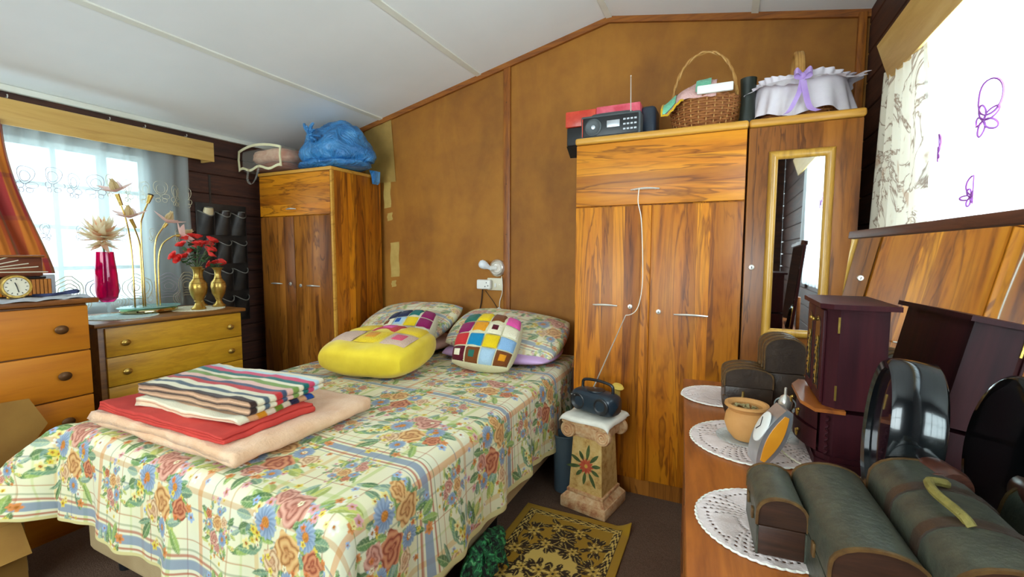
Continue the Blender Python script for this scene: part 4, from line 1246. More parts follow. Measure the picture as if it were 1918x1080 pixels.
# ------------------------------------------------------------------ bags on the left wardrobe
def blob(c, s, n, m, f):
    V, F = [], []
    for j in range(m+1):
        ph = PI*j/m
        for i in range(n):
            a = 2*PI*i/n
            d_ = Vector((math.sin(ph)*math.cos(a), math.sin(ph)*math.sin(a), math.cos(ph)))
            k = f(d_)
            V.append((c[0]+d_.x*s[0]*k, c[1]+d_.y*s[1]*k, c[2]+d_.z*s[2]*k))
    for j in range(m):
        for i in range(n): F.append((j*n+i, j*n+(i+1) % n, (j+1)*n+(i+1) % n, (j+1)*n+i))
    return V, F
t = NT('blue_plastic'); v = t.coord()
t.set(Base_Color=t.ramp(t.noise(v, 9, 5), [(.3, '#1f5f9c'), (.55, '#3f86c0'), (.75, '#6aa6d4')]), Roughness=.28, Specular_IOR_Level=.6)
vr = t.add('ShaderNodeTexNoise'); vr.inputs['Scale'].default_value = 10; vr.inputs['Detail'].default_value = 5; vr.inputs['Distortion'].default_value = 2.5
t.link(v, vr.inputs['Vector']); t.bump(vr.outputs['Fac'], .9, .03); M['bluebag'] = t.m
ZT = 1.842
bb = thing('plastic_bag', 'big knotted blue plastic bag on the left wardrobe', 'bag', (-2.57, 2.46, ZT+.06))
def fbag(d_):
    k = 1+.16*nz(d_.x*1.8, d_.y*1.8, d_.z*1.8+3)+.05*nz(d_.x*6, d_.y*6, d_.z*6)+.03*abs(nz(d_.x*12, d_.y*12, d_.z*9))
    return k
g = blob((-2.575, 2.47, ZT+.155), (.235, .20, .19), 72, 44, fbag)
V = []
for p in g[0]:
    x, y, z = p; z = max(z, ZT+.055+.012*nz(x*9, y*9, 0)); z = min(z, ceil_z(x)-.012)
    k = max(0, (ZT+.22-z)/.22)
    x = x+k*.10*(1 if x > -2.57 else -.5)*abs(x+2.57)/.23; y = y+k*.10*(y-2.47)
    y = min(y, YB-.012)
    V.append((x, y, z))
mk('sack', (V, g[1]), M['bluebag'], bb, sharp=0)
kx, ky, kz = -2.60, 2.262, ZT+.20
for k in range(9):
    a = -.6+k*.32; L = .05+.03*(k % 3)
    pts = [(kx, ky, kz), (kx+L*.5*math.cos(a), ky-.03, kz+L*.6*math.sin(a)), (kx+L*math.cos(a), ky-.02-.01*(k % 2), kz+L*1.0*math.sin(a)-.01)]
    mk('gather', tube(smoothpts(pts, 4), [.012, .013, .014, .013, .012, .011, .010, .009, .007], 6), M['bluebag'], bb)
mk('knot', blob((kx, ky-.01, kz), (.03, .024, .028), 20, 12, lambda d_: 1+.25*nz(d_.x*3, d_.y*3, d_.z*3)), M['bluebag'], bb, sharp=0)
g = blob((-2.60, 2.46, ZT+.04), (.30, .20, .045), 48, 20, lambda d_: 1+.10*nz(d_.x*3, d_.y*3, d_.z*3+9)+.04*nz(d_.x*9, d_.y*9, 2))
g = ([(x, min(y, YB-.01), max(z, ZT+.001)) for x, y, z in g[0]], g[1])
lo_ = mk('plastic_bag', g, M['bluebag'], None, label='flattened blue plastic bag squashed under the big knotted one', cat='bag', sharp=0)
mk('corner_tail', prism([(-2.44, ZT+.03), (-2.385, ZT+.02), (-2.39, ZT-.06), (-2.41, ZT-.075), (-2.42, ZT-.01)], 2.64, 2.70, 'y'), M['bluebag'], lo_)
# clear zip bag with bedding
cb = thing('bedding_bag', 'clear zipped bedding bag with cream piping hanging over the left wardrobe', 'bag', (-3.06, 2.38, ZT))
M['plastic'] = glassy('clear_plastic', '#f6f2ea', .10, .15)
bx0, bx1, by0, by1, bz0, bz1 = -3.29, -2.835, 2.215, 2.62, ZT+.004, ZT+.19
def bagpt(p):
    x, y, z = p; return (x, y+.02*math.sin((x-bx0)/(bx1-bx0)*PI)*(-1 if y < 2.4 else 1), z-.035*((x+3.06)/.23)**2*(1 if z > ZT+.1 else 0))
g = box(bx0, bx1, by0, by1, bz0, bz1, .03, 4)
mk('plastic_cover', ([bagpt(p) for p in g[0]], g[1]), M['plastic'], cb)
M['piping'] = mat('cream_piping', '#d8cfa0', '#e6deb8', .5, scale=10)
zr = lambda x: -.03*((x+3.06)/.23)**2
for z_, k in ((bz0+.012, 0), (bz1-.012, 1)):
    mk('piping', ribbon([(bx0+(bx1-bx0)*i/16, by0-.015-.018*math.sin(PI*i/16), z_+(zr(bx0+(bx1-bx0)*i/16) if k else .012*math.sin(i*.9))) for i in range(17)], [(0, 0, .0085)]*17, (0, 1, 0), .003), M['piping'], cb)
for x in (bx0+.004, bx1-.004):
    mk('piping', ribbon([(x, by0-.012, bz0+.012), (x, by0-.018, bz0+.09), (x, by0-.012, bz1-.035)], [(.0075, 0, 0)]*3, (0, 1, 0), .003), M['piping'], cb)
mk('handle_loop', ribbon(smoothpts([(-3.15, by0-.035, bz0+.02), (-3.15, by0-.05, ZT-.06), (-3.10, by0-.055, ZT-.10), (-3.05, by0-.05, ZT-.05), (-3.04, by0-.035, bz0+.03)], 5), [(.010, 0, .002)]*21, (0, 1, 0), .0015), M['plastic'], cb)
def inblob(c, s, sd): return blob(c, s, 48, 28, lambda d_: (abs(d_.x)**4+abs(d_.y)**4+abs(d_.z)**4+1e-9)**-.25*.94+.10*nz(d_.x*2+sd, d_.y*2, d_.z*2)+.05*nz(d_.x*7, d_.y*7, d_.z*7+sd))
mk('blanket', inblob((-3.065, 2.405, ZT+.118), (.205, .165, .056), 2), mat('pink_satin', '#c4826a', '#ecccb4', .45, scale=14, bump=.4, bscale=25), None, label='pale pink quilt packed inside the clear bedding bag', cat='blanket', sharp=0)
mk('blanket', inblob((-3.065, 2.405, ZT+.040), (.205, .165, .034), 6), mat('rust_cotton', '#7a3a22', '#96502e', .8, scale=9), None, label='rust brown blanket packed under the pink quilt in the clear bag', cat='blanket', sharp=0)

# ------------------------------------------------------------------ wall lamp, socket, wires
wl = thing('wall_lamp', 'chrome wall lamp with a bare white bulb above the socket', 'lamp', (-1.43, YB-.03, 1.145))
def ly_(prof, c, n=30, tilt=(PI/2, 0, 0)): return xf(lathe(prof, n), c, tilt)
mk('backplate', ly_([(.060, 0), (.062, .008), (.058, .020), (.045, .030), (.036, .026), (.030, .018), (1e-6, .018)], (-1.432, YB, 1.148)), M['chrome'], wl)
mk('bulb_holder', tube([(-1.437, YB-.018, 1.148), (-1.47, YB-.05, 1.147)], [.016, .017], 14), M['white'], wl)
bt = NT('opal_bulb'); bt.set(Base_Color='#e9eef2', Roughness=.25); M['opal'] = bt.m
mk('bulb', xf(lathe([(.014, 0), (.015, .014), (.026, .036), (.031, .056), (.028, .074), (.016, .086), (1e-6, .089)], 22), (-1.468, YB-.048, 1.147), (0, math.radians(-63), math.radians(40))), M['opal'], wl)
so_ = thing('wall_socket', 'cream double wall socket under the chrome lamp', 'socket', (-1.44, YB, 1.02))
mk('plate', box(-1.512, -1.392, YB-.014, YB, .990, 1.078, .006), M['cream'], so_)
mk('switch', box(-1.452, -1.438, YB-.019, YB-.014, 1.012, 1.040, .002), M['white'], so_)
mk('screw', ly_([(.004, 0), (.004, .002), (1e-6, .003)], (-1.415, YB-.014, 1.032), 10), M['chrome'], so_)
ad = thing('plug_adaptor', 'white multi-plug adaptor pushed into the wall socket', 'adaptor', (-1.54, YB-.03, 1.0))
mk('case', box(-1.578, -1.468, YB-.052, YB-.015, .998, 1.066, .010, 3), M['white'], ad)
for (dx_, dz_) in ((-.518, .047), (-.505, .026), (-.528, .020)):
    mk('pin_hole', cbox((-1+dx_+.02, YB-.0525, .998+dz_), (.006, .001, .008)), M['black'], ad, smooth=False)
mk('lamp_flex', tube(smoothpts([(-1.398, YB-.012, 1.09), (-1.388, YB-.018, 1.03), (-1.392, YB-.018, .97), (-1.408, YB-.018, .92), (-1.412, YB-.02, .87)], 6), .003, 6), M['cable_white'], wl)
pc = mk('pull_switch', lathe([(1e-6, -.045), (.012, -.044), (.014, -.03), (.021, -.012), (.020, .0), (.010, .010), (.004, .014), (1e-6, .015)], 16, (-1.412, YB-.024, .86)), M['white'], wl)
mk('wire', tube(smoothpts([(-1.545, YB-.02, .997), (-1.56, YB-.012, .90), (-1.585, YB-.012, .80), (-1.60, YB-.012, .70)], 5), .004, 6), M['cable_black'], None, label='dark wire dropping from the adaptor behind the pillows', cat='wire')
mk('wire', tube([(-1.53, YB-.006, .985), (-1.47, YB-.006, .915), (-1.42, YB-.006, .845)], .0022, 6), M['cable_black'], None, label='thin dark wire slanting towards the pull switch', cat='wire')

# ------------------------------------------------------------------ on the right wardrobes
M['redtape'] = mat('red_shiny_wrap', '#c8321e', '#e4553c', .3, scale=14, bump=.4, bscale=30)
M['redpink'] = mat('pink_red_wrap', '#cf3346', '#ee7080', .3, scale=16, bump=.4, bscale=30)
kc = thing('storage_case', 'black case with a red wrapped lid behind the cassette radio', 'case', (-.62, 2.51, ZT))
mk('body', box(-.815, -.425, 2.43, 2.60, ZT+.001, ZT+.10, .008), M['black'], kc)
mk('lid_wrap', box(-.822, -.65, 2.425, 2.605, ZT+.10, ZT+.185, .006), M['redtape'], kc)
mk('lid_wrap', box(-.65, -.418, 2.425, 2.605, ZT+.092, ZT+.190, .006), M['redpink'], kc)
mk('underside_lip', prism([(2.43, ZT+.0), (2.60, ZT+.0), (2.60, ZT-.03), (2.50, ZT-.05)], -.815, -.74, 'x'), M['black'], kc, smooth=False)
mk('speaker_box', box(-.425, -.345, 2.46, 2.62, ZT+.001, ZT+.175, .022, 4), mat('slate_plastic', '#27303c', '#303a48', .4, scale=10), None, label='small slate-blue speaker with rounded corners beside the cassette radio', cat='speaker')
rd = thing('cassette_radio', 'grey and black cassette radio with raised aerial on the wardrobe', 'radio', (-.55, 2.36, ZT))
ry = 2.325
mk('body', box(-.703, -.398, ry, ry+.085, ZT+.001, ZT+.118, .010, 3), M['grey_plastic'], rd)
mk('front_panel', box(-.690, -.408, ry-.004, ry+.002, ZT+.010, ZT+.106, .004), M['black'], rd)
sp = mk('speaker', ly_([(.043, 0), (.043, .005), (.037, .008), (.030, .003), (.014, .002), (1e-6, .002)], (-.635, ry-.003, ZT+.056)), M['grey_plastic'], rd)
mk('cone', ly_([(.011, 0), (.010, .003), (1e-6, .004)], (-.635, ry-.006, ZT+.056), 16), M['silver'], sp)
mk('display', box(-.565, -.500, ry-.006, ry-.003, ZT+.048, ZT+.082, .001), M['silver'], rd)
for i in range(3):
    for j in range(4):
        mk('button', box(-.482+.018*j, -.470+.018*j, ry-.007, ry-.003, ZT+.028+.024*i, ZT+.036+.024*i), M['silver'], rd, smooth=False)
mk('stripe', box(-.694, -.691, ry-.005, ry, ZT+.012, ZT+.104), M['redtape'], rd, smooth=False)
mk('handle', tube(smoothpts([(-.65, ry+.04, ZT+.115), (-.645, ry+.04, ZT+.128), (-.55, ry+.04, ZT+.131), (-.455, ry+.04, ZT+.128), (-.45, ry+.04, ZT+.115)], 5), .005, 6), M['grey_plastic'], rd)
mk('aerial', tube([(-.452, ry+.03, ZT+.10), (-.456, ry+.03, ZT+.295)], [.0028, .0018], 8), M['chrome'], rd)
mk('aerial_tip', ball((-.456, ry+.03, ZT+.297), .0035, 8, 6), M['chrome'], rd)

t = NT('wicker'); v = t.coord()
t.set(Base_Color=t.ramp(t.noise(v, 30, 4), [(.3, '#7a431c'), (.7, '#b0703a')]), Roughness=.6); M['wicker'] = t.m
M['wicker_lt'] = mat('pale_cane', '#b07a3a', '#c9964f', .55, scale=20)
def basket(root, c, rx, ry_, h, flare, rows, stakes, m, m2):
    def rad(t_): return 1-flare*(1-t_)+.05*math.sin(t_*PI)
    for j in range(rows):
        t_ = (j+.5)/rows; z = c[2]+.004+h*t_; R = rad(t_); pts = []
        n = stakes*3
        for k in range(n):
            a = 2*PI*k/n; w = .0042*math.cos(a*stakes/2*1.0+PI*(j % 2))
            pts.append((c[0]+(rx*R+w)*math.cos(a), c[1]+(ry_*R+w)*math.sin(a), z))
        mk('weaver', tube(pts, h/rows*.52, 5, True), m, root)
    for k in range(stakes):
        a = 2*PI*k/stakes
        pts = [(c[0]+rx*rad(s)*math.cos(a), c[1]+ry_*rad(s)*math.sin(a), c[2]+.003+h*s) for s in (0, .3, .6, 1)]
        mk('stake', tube(pts, .0032, 5), m2, root)
    mk('bottom', lathe([(rx*rad(0), .001), (rx*rad(0), .008), (1e-6, .008)], 30, c, 1, ry_/rx), m, root)
    pts = []
    for k in range(96):
        a = 2*PI*k/96; pts.append((c[0]+(rx*1.01+.004*math.cos(k*1.3))*math.cos(a), c[1]+(ry_*1.01+.004*math.cos(k*1.3))*math.sin(a), c[2]+h+.006+.004*math.sin(k*1.3)))
    mk('rim', tube(pts, .007, 6, True), m, root)
B1 = (-.118, 2.46, ZT)
b1 = thing('wicker_basket', 'round wicker basket with a tall hoop handle on the wardrobe', 'basket', B1)
basket(b1, B1, .150, .115, .145, .16, 13, 26, M['wicker'], M['wicker_lt'])
for s in (-1, 1):
    pts = []
    for i in range(41):
        a = PI*(i/40); pts.append((B1[0]+.148*math.cos(a)+.003*s*math.cos(i*1.1), B1[1]+.006*s*math.sin(i*1.1), ZT+.10+.29*math.sin(a)**.8+.002*s))
    mk('handle', tube(pts, .0055, 6), M['wicker_lt'], b1)
M['mint'] = knit('mint_yarn', '#6fc09a', '#8ad0ac'); M['yel_yarn'] = knit('yellow_yarn', '#d8a828'); M['pk_yarn'] = knit('pink_yarn', '#d8a49c', '#e4b8b0')
cl = thing('crochet_cloth', 'pink, mint and yellow crochet cloth spilling from the wicker basket', 'cloth', (B1[0]-.06, B1[1]-.05, ZT+.14))
def cl_f(u, v):
    # a corner hangs over the front left rim, the rest rises to a crumpled mound inside
    x = B1[0]-.178+.235*u
    k = min(1, max(0, (u-.05)/.35)); zb_ = ZT+.075+.065*k*k*(3-2*k)
    zt_ = ZT+.150+.100*math.sin(min(1, u*1.15)*PI/2)
    z = zb_+(zt_-zb_)*math.sin(v*PI/2)+.006*nz(u*7, v*7, 2)
    y = B1[1]-.128+.010*abs(u-.4)+.13*(1-math.cos(v*PI/2))
    return (x, y, z)
mk('panel', grid(cl_f, 30, 16), M['pk_yarn'], cl, sharp=0)
mk('mint_square', grid(lambda u, v: Vector(cl_f(.0+.26*u, .05+.85*v))+Vector((-.003, -.006, .002)), 9, 9), M['mint'], cl, sharp=0)
mk('mint_square', grid(lambda u, v: Vector(cl_f(.62+.28*u, .1+.7*v))+Vector((0, -.006, .006)), 8, 8), M['mint'], cl, sharp=0)
mk('yellow_edging', tube([Vector(cl_f(.0, i/12))+Vector((-.005, -.005, .004*(i % 2))) for i in range(12, -1, -1)]+[Vector(cl_f(i/20, .0))+Vector((0, -.006, -.004+.006*(i % 2))) for i in range(1, 9)], .0055, 6), M['yel_yarn'], cl)
mk('foam_tray', box(B1[0]-.025, B1[0]+.128, B1[1]-.150, B1[1]-.132, ZT+.148, ZT+.186, .005), mat('white_foam', '#e8e4da', '#f0ede4', .7, scale=10), None, label='white foam tray sitting in the wicker basket', cat='tray')
mk('vase', lathe([(.036, 0), (.040, .02), (.034, .07), (.030, .13), (.034, .20), (.036, .232), (.030, .232), (.024, .13), (1e-6, .10)], 24, (.075, 2.46, ZT+.001)), mat('black_ceramic', '#20251f', '#2c322b', .35, scale=10), None, label='tall black vase between the two baskets', cat='vase')

B2 = (.285, 2.50, ZT)
b2 = thing('wicker_basket', 'dark wicker basket dressed with a frilled white cloth skirt', 'basket', B2)
basket(b2, B2, .165, .115, .12, .22, 10, 26, M['wicker'], M['wicker'])
for s in (-1, 0, 1):
    mk('handle_band', tube([(B2[0]-.01+.010*s, B2[1]+.115*math.cos(PI*i/24), ZT+.10+.225*math.sin(PI*i/24)) for i in range(25)], .0105, 8), M['wicker_lt'], b2)
M['frill'] = mat('white_lilac_cotton', '#d9cdd4', '#e9e0e2', .85, scale=10, bump=.2, bscale=30)
def skirt(z0, z1, out0, out1, folds, amp, wave=0, lift=0):
    def f(u, v):
        a = 2*PI*u; R = out0+(out1-out0)*v; fd = amp*v*math.sin(a*folds+1.5*math.sin(3*a))
        e = max(0, math.cos(a))**6
        return (B2[0]+(.183+R+fd)*math.cos(a)+.02*e*v, B2[1]+(.134+R+fd)*math.sin(a), z0+(z1-z0)*v+wave*v*math.sin(a*5+1)+lift*e*v)
    return f
mk('cloth_skirt', grid(skirt(ZT+.178, ZT+.028, -.004, .022, 16, .008, .014), 240, 14), M['frill'], b2, sharp=0)
mk('frill', grid(skirt(ZT+.182, ZT+.150, -.004, .052, 24, .012, .012, .050), 300, 6), M['frill'], b2, sharp=0)
mk('frill', grid(skirt(ZT+.176, ZT+.200, -.006, .006, 30, .008, .008), 300, 5), M['frill'], b2, sharp=0)
mk('cover_cloth', blob((B2[0], B2[1], ZT+.17), (.160, .110, .02), 40, 12, lambda d_: 1), M['frill'], b2, sharp=0)
M['ribbon_l'] = mat('lilac_satin', '#a782c4', '#c3a3d8', .4, scale=10)
byy = B2[1]-.158
bow = thing('ribbon_bow', 'lilac satin bow tied on the frilled basket', 'bow', (B2[0], byy-.03, ZT+.01))
for s in (-1, 1):
    mk('loop', ribbon(smoothpts([(B2[0]-.01, byy-.028, ZT+.165), (B2[0]-.01+s*.022, byy-.046, ZT+.185), (B2[0]-.01+s*.034, byy-.040, ZT+.170), (B2[0]-.01+s*.018, byy-.038, ZT+.160), (B2[0]-.01, byy-.028, ZT+.165)], 5), [(0, .004, .013)]*21, (0, 1, 0), .001), M['ribbon_l'], bow)
    mk('tail', ribbon(smoothpts([(B2[0]-.01, byy-.03, ZT+.165), (B2[0]-.01+s*.010, byy-.037, ZT+.10), (B2[0]-.015+s*.035, byy-.036, ZT+.03), (B2[0]-.01+s*.06, byy-.05, ZT+.008)], 5), [(.011, .002, .003)]*16, (0, 1, 0), .001), M['ribbon_l'], bow)
mk('knot', blob((B2[0]-.01, byy-.032, ZT+.165), (.012, .010, .014), 14, 10, lambda d_: 1), M['ribbon_l'], bow)

# ------------------------------------------------------------------ right window dressing
pr_ = thing('pelmet', 'pale wood-grain pelmet over the bright right window', 'pelmet', (.53, 1.2, 1.97))
mk('front_board', xf(box(-.007, .007, .05, 2.2, -.069, .069, .003), (.524, 0, 1.978), (0, math.radians(-18), 0)), M['pelmet'], pr_)
mk('end_board', prism([(.552, 1.914), (.598, 1.914), (.598, 2.046), (.512, 2.046)], 2.186, 2.2, 'y'), M['pelmet'], pr_, smooth=False)
mk('curtain_rail', tube([(.572, .1, 2.0), (.572, 2.30, 2.0)], .006, 8), M['white'], label='thin white curtain rail behind the right pelmet', cat='rail')
def rc_x(y, z):
    k = min(1, (2.03-z)*1.5)
    return .552+.012*math.sin(y*48+1.2*math.sin(z*1.5)+.8*math.sin(y*15))+.006*math.sin(y*21+z)*k
t = NT('branch_print_voile'); v = t.coord((1, 1, .55), rand=False)
n1 = t.noise(v, 7, 5, .6, 1.2)
line = t.ramp(n1, [(.470, '#000000'), (.495, '#ffffff'), (.52, '#000000')])
n2 = t.noise(v, 18, 3, .5, .3)
spot = t.ramp(n2, [(.62, '#000000'), (.68, '#ffffff')])
col = t.mix(t.math('MULTIPLY', line, .9), '#cdc4b2', '#6a4a38')
col = t.mix(t.math('MULTIPLY', spot, .6), col, '#9a7052')
M['branch'] = sheer('x', '#ffffff', .03, col, t, .16)
M['voile'] = sheer('white_voile', '#eef2f2', .5)
rcv = thing('lace_curtain', 'sheer white voile with purple embroidered flowers over the right window', 'curtain', (.56, 1.1, 1.0))
mk('sheer_cloth', grid(lambda u, v_: (rc_x(.15+1.95*u, 1.02+.97*v_)+.022, .15+1.95*u, 1.02+.97*v_), 240, 40), M['voile'], rcv, sharp=0)
M['purple'] = mat('purple_thread', '#8a4a9c', '#a05cae', .7, scale=20)
def rmotif(cy, cz, s):
    gs = []
    for k in range(5):
        a = k*1.2566
        gs.append([(cy+s*(.25*math.cos(a)+.22*math.cos(a)*math.cos(2*PI*i/18)-.12*math.sin(a)*math.sin(2*PI*i/18)), cz+s*(.25*math.sin(a)+.22*math.sin(a)*math.cos(2*PI*i/18)+.12*math.cos(a)*math.sin(2*PI*i/18))) for i in range(18)])
    gs.append([(cy-.1*s+.36*s*math.cos(2*PI*i/24), cz+.62*s+.5*s*math.sin(2*PI*i/24)) for i in range(24)])
    return join(*[tube([(rc_x(y, z)+.020, y, z) for y, z in lp], .0026, 4, True) for lp in gs])
for (y, z, s) in ((1.52, 1.58, .085), (1.78, 1.55, .05), (1.60, 1.40, .05), (1.25, 1.60, .085), (1.0, 1.58, .085)):
    mk('flower_stitching', rmotif(y, z, s), M['purple'], rcv)
cu = mk('drape', grid(lambda u, v_: (.555+.016*math.sin(u*34+.8*math.sin(v_*2.5))+.005*math.sin(u*71), (1.92+.37*u)*v_**1.3+(1.78+.64*u)*(1-v_**1.3), 1.02+.93*v_), 150, 40), M['branch'], None, label='cream drape printed with brown branches, gathered at the far end of the right window', cat='curtain', sharp=0)

# ------------------------------------------------------------------ dressing table on the right
DA = Vector((-.120, 1.90, 0)); DR = math.radians(4.6); TZ = .75
M['trunkdark_'] = mat('shadow_groove_wood', '#3a1c0e', '#4a2614', .6, scale=10)
ds_ = thing('dressing_table', 'mahogany dressing table with a tilted mirror under the right window', 'dressing table', tuple(DA), DR)
def dk(name, g, m, parent=ds_, **k): return mk(name, g, m, parent, world=False, **k)
dk('top', box(-.012, .50, -1.50, 0, TZ-.025, TZ, .005), M['mahog'])
dk('side_panel', box(.0, .46, -.02, -.002, 0, TZ-.025, .002), M['mahog'])
dk('side_panel', box(.0, .46, -1.49, -1.472, 0, TZ-.025, .002), M['mahog'])
dk('back_panel', box(.45, .46, -1.47, -.02, .05, TZ-.025), M['mahog'], smooth=False)
dk('plinth', box(.02, .45, -1.47, -.02, 0, .06), M['mahog'], smooth=False)
for i in range(3):
    for j in range(2):
        y1 = -.022-j*.726
        dd = dk('drawer', box(-.002, .30, y1-.722, y1, .065+.22*i, .065+.22*i+.214, .003), M['mahog'])
        dk('finger_groove', box(-.0035, -.001, y1-.46, y1-.26, .065+.22*i+.195, .065+.22*i+.207), M['trunkdark_'], dd, smooth=False)
# mirror: leans back about its foot
mb = Matrix.Translation((.428, 0, TZ+.03)) @ Matrix.Rotation(math.radians(5.5), 4, 'Y')
def mtr(g): return [tuple(mb @ Vector(p)) for p in g[0]], g[1]
my0, my1, mh = -1.32, -.155, .545
mi = dk('mirror_back', mtr(box(.004, .018, my0, my1, 0, mh, .003)), M['darkred'])
dk('mirror_glass', mtr(box(0, .004, my0+.004, my1-.004, .02, mh-.022)), M['mirror'], mi, smooth=False)
dk('mirror_top_rail', mtr(box(-.010, .022, my0, my1, mh-.024, mh, .004)), wood('mirror_rail_wood', '#6e3e26', '#5a301e', '#361a10', 'y', 1.2, rough=.6), mi)
for y in (-.45, -1.15):
    dk('mirror_post', box(.478, .496, y-.02, y+.02, TZ, TZ+.25, .003), M['mahog'])

G2 = 'crochet doilies'
def edge_drop(x, y):
    # doily hangs over the front edge of the table
    p = Matrix.Rotation(-DR, 3, 'Z') @ (Vector((x, y, 0))-DA)
    k = -.014-p.x
    return -k*.9 if k > 0 else 0
M['rim_white'] = mat('white_cotton_edge', '#e6e2d0', '#f0ece0', .9, scale=30)
doily('round pale pink doily under the two far trunks, lapping over the table edge', (-.005, 1.70, TZ+.001), .115, M['doily_pink'], seed=0, drop=edge_drop, rim=M['rim_white'])
doily('round pale pink doily under the terracotta pot', (.080, 1.315, TZ+.001), .145, M['doily_pink'], seed=1, rim=M['rim_white'])
doily('cream-edged doily peeping from under the jewellery box', (.258, 1.315, TZ+.0045), .135, M['doily_pink'], seed=2, sx=.82)
doily('round pale pink doily under the smallest near trunk', (.092, .915, TZ+.001), .122, M['doily_pink'], seed=3, rim=M['rim_white'])

# domed leather trunks
t = NT('green_leather'); v = t.coord()
t.set(Base_Color=t.mix(.5, t.ramp(t.noise(v, 14, 5), [(.3, '#33362e'), (.6, '#484b3e'), (.8, '#5c5440')]), t.ramp(t.noise(v, 50, 3), [(.3, '#30332c'), (.7, '#545444')])), Roughness=.42)
t.bump(t.noise(v, 90, 4), .5, .003); M['leather'] = t.m
M['trunkwood'] = wood('trunk_wood', '#4a2a1c', '#38200f', '#1e110c', 'x', 2.5, rough=.5)
M['trunkrim'] = mat('worn_brass_edge', '#573c20', '#74572e', .5, .3, scale=60, bump=.3)
M['trunkdark'] = mat('dark_trunk_leather', '#33261e', '#45362a', .4, scale=20, bump=.3, bscale=80)
def trunk(label, c, w, d_, h, rise, rz, top='leather', straps=0, handle=False, group='domed leather trunks', latch=True, endm='trunkwood'):
    r = thing('trunk', label, 'trunk', c, rz, group)
    hw = w/2; n = 12
    def prof(k, hb=0): return [(-hw*k, hb)]+[(hw*k, hb)]+[(hw*k*math.cos(PI*i/n)*(1), h-rise+rise*math.sin(PI*i/n)**.85+(k-1)*hw) for i in range(n+1)]
    P = lambda nm, g, m, par=r, **k: mk(nm, g, m, par, world=False, **k)
    body = P('body', box(-hw, hw, 0, d_, .001, h*.52, .003), M[endm])
    lidp = [(-hw, h*.53), (hw, h*.53)]+[(hw*math.cos(PI*i/n), h-rise+rise*math.sin(PI*i/n)**.8) for i in range(n+1)]
    lid = P('lid', prism(lidp, .002, d_-.002, 'y'), M[endm])
    # leather skin wrapping the dome
    arcp = [(hw*1.0, h*.53)]+[(hw*math.cos(PI*i/n), h-rise+rise*math.sin(PI*i/n)**.8) for i in range(n+1)]+[(-hw, h*.53)]
    def skin(y0, y1, off, m, nm):
        V, F = [], []
        N_ = len(arcp)
        for (x, z) in arcp:
            for (yy, oo) in ((y0, 0), (y0, off), (y1, off), (y1, 0)):
                k = 1+oo/hw; V.append((x*k, yy, z+oo*max(0, (z-h*.53)/(h*.47))))
        for i in range(N_-1):
            for q_ in range(3): F.append((i*4+q_, i*4+q_+1, i*4+5+q_, i*4+4+q_))
        return P(nm, (V, F), m, lid)
    skin(.0, d_, .0022, M[top], 'leather_cover')
    for y in (-.001, d_-.004): skin(y, y+.005, .0040, M['trunkrim'], 'edge_binding')
    for k in range(straps):
        y = d_*(k+1)/(straps+1); skin(y-.010, y+.010, .0045, M['trunkdark'] if top == 'leather' else M['trunkrim'], 'strap')
    P('body_cover', join(box(-hw-.002, -hw+.001, 0, d_, .001, h*.50), box(hw-.001, hw+.002, 0, d_, .001, h*.50)), M[top], body, smooth=False)
    if latch:
        for k in (.3, .7):
            P('latch', box(-hw-.006, -hw-.002, d_*k-.006, d_*k+.006, h*.42, h*.60, .001), M['trunkrim'])
    if handle:
        rope = mat('rope_handle', '#6e6228', '#8c7d3a', .7, scale=60, bump=.6, bscale=120)
        pts = smoothpts([(0-.012, d_*.30, h+.001), (-.018, d_*.34, h+.010), (-.030, d_*.48, h+.016), (-.022, d_*.62, h+.014), (.0, d_*.66, h+.010), (.004, d_*.69, h+.003)], 6)
        P('rope_handle', tube(pts, .0062, 8), rope)
    return r
trunk('smallest near trunk with green leather dome, on the front doily', (.100, .815, TZ+.004), .068, .135, .098, .030, DR*.8)
trunk('middle near trunk with green leather dome beside the smallest one', (.196, .695, TZ), .105, .262, .118, .036, DR*.6)
trunk('largest near trunk with a rope handle on its green leather dome', (.312, .655, TZ), .122, .30, .152, .045, DR*.3, straps=2, handle=True)
trunk('low dark strapped trunk at the far end of the dressing table', (.085, 1.60, TZ+.004), .135, .12, .128, .030, DR, top='trunkdark', straps=2, endm='trunkdark')
trunk('tall dark strapped trunk behind the jewellery box', (.186, 1.632, TZ), .110, .13, .232, .040, DR, top='trunkdark', straps=2, endm='trunkdark')

# jewellery box
jx0, jx1, jy0, jy1, jz = .212, .334, 1.205, 1.455, TZ+.006
jb = thing('jewellery_box', 'tall rosewood jewellery box with glazed doors and small drawers', 'jewellery box', ((jx0+jx1)/2, (jy0+jy1)/2, jz))
ch_ = .022
def octo(e, x0=jx0, x1=jx1): return [(x0-e, jy0-e+ch_), (x0-e+ch_, jy0-e), (x1+e, jy0-e), (x1+e, jy1+e), (x0-e+ch_, jy1+e), (x0-e, jy1+e-ch_)]
mk('base', prism(octo(.006), jz, jz+.022, 'z'), M['darkred'], jb, smooth=False)
mk('base_moulding', prism(octo(.001), jz+.022, jz+.034, 'z'), M['darkred'], jb, smooth=False)
mk('lower_body', prism(octo(-.004), jz+.034, jz+.135, 'z'), M['darkred'], jb, smooth=False)
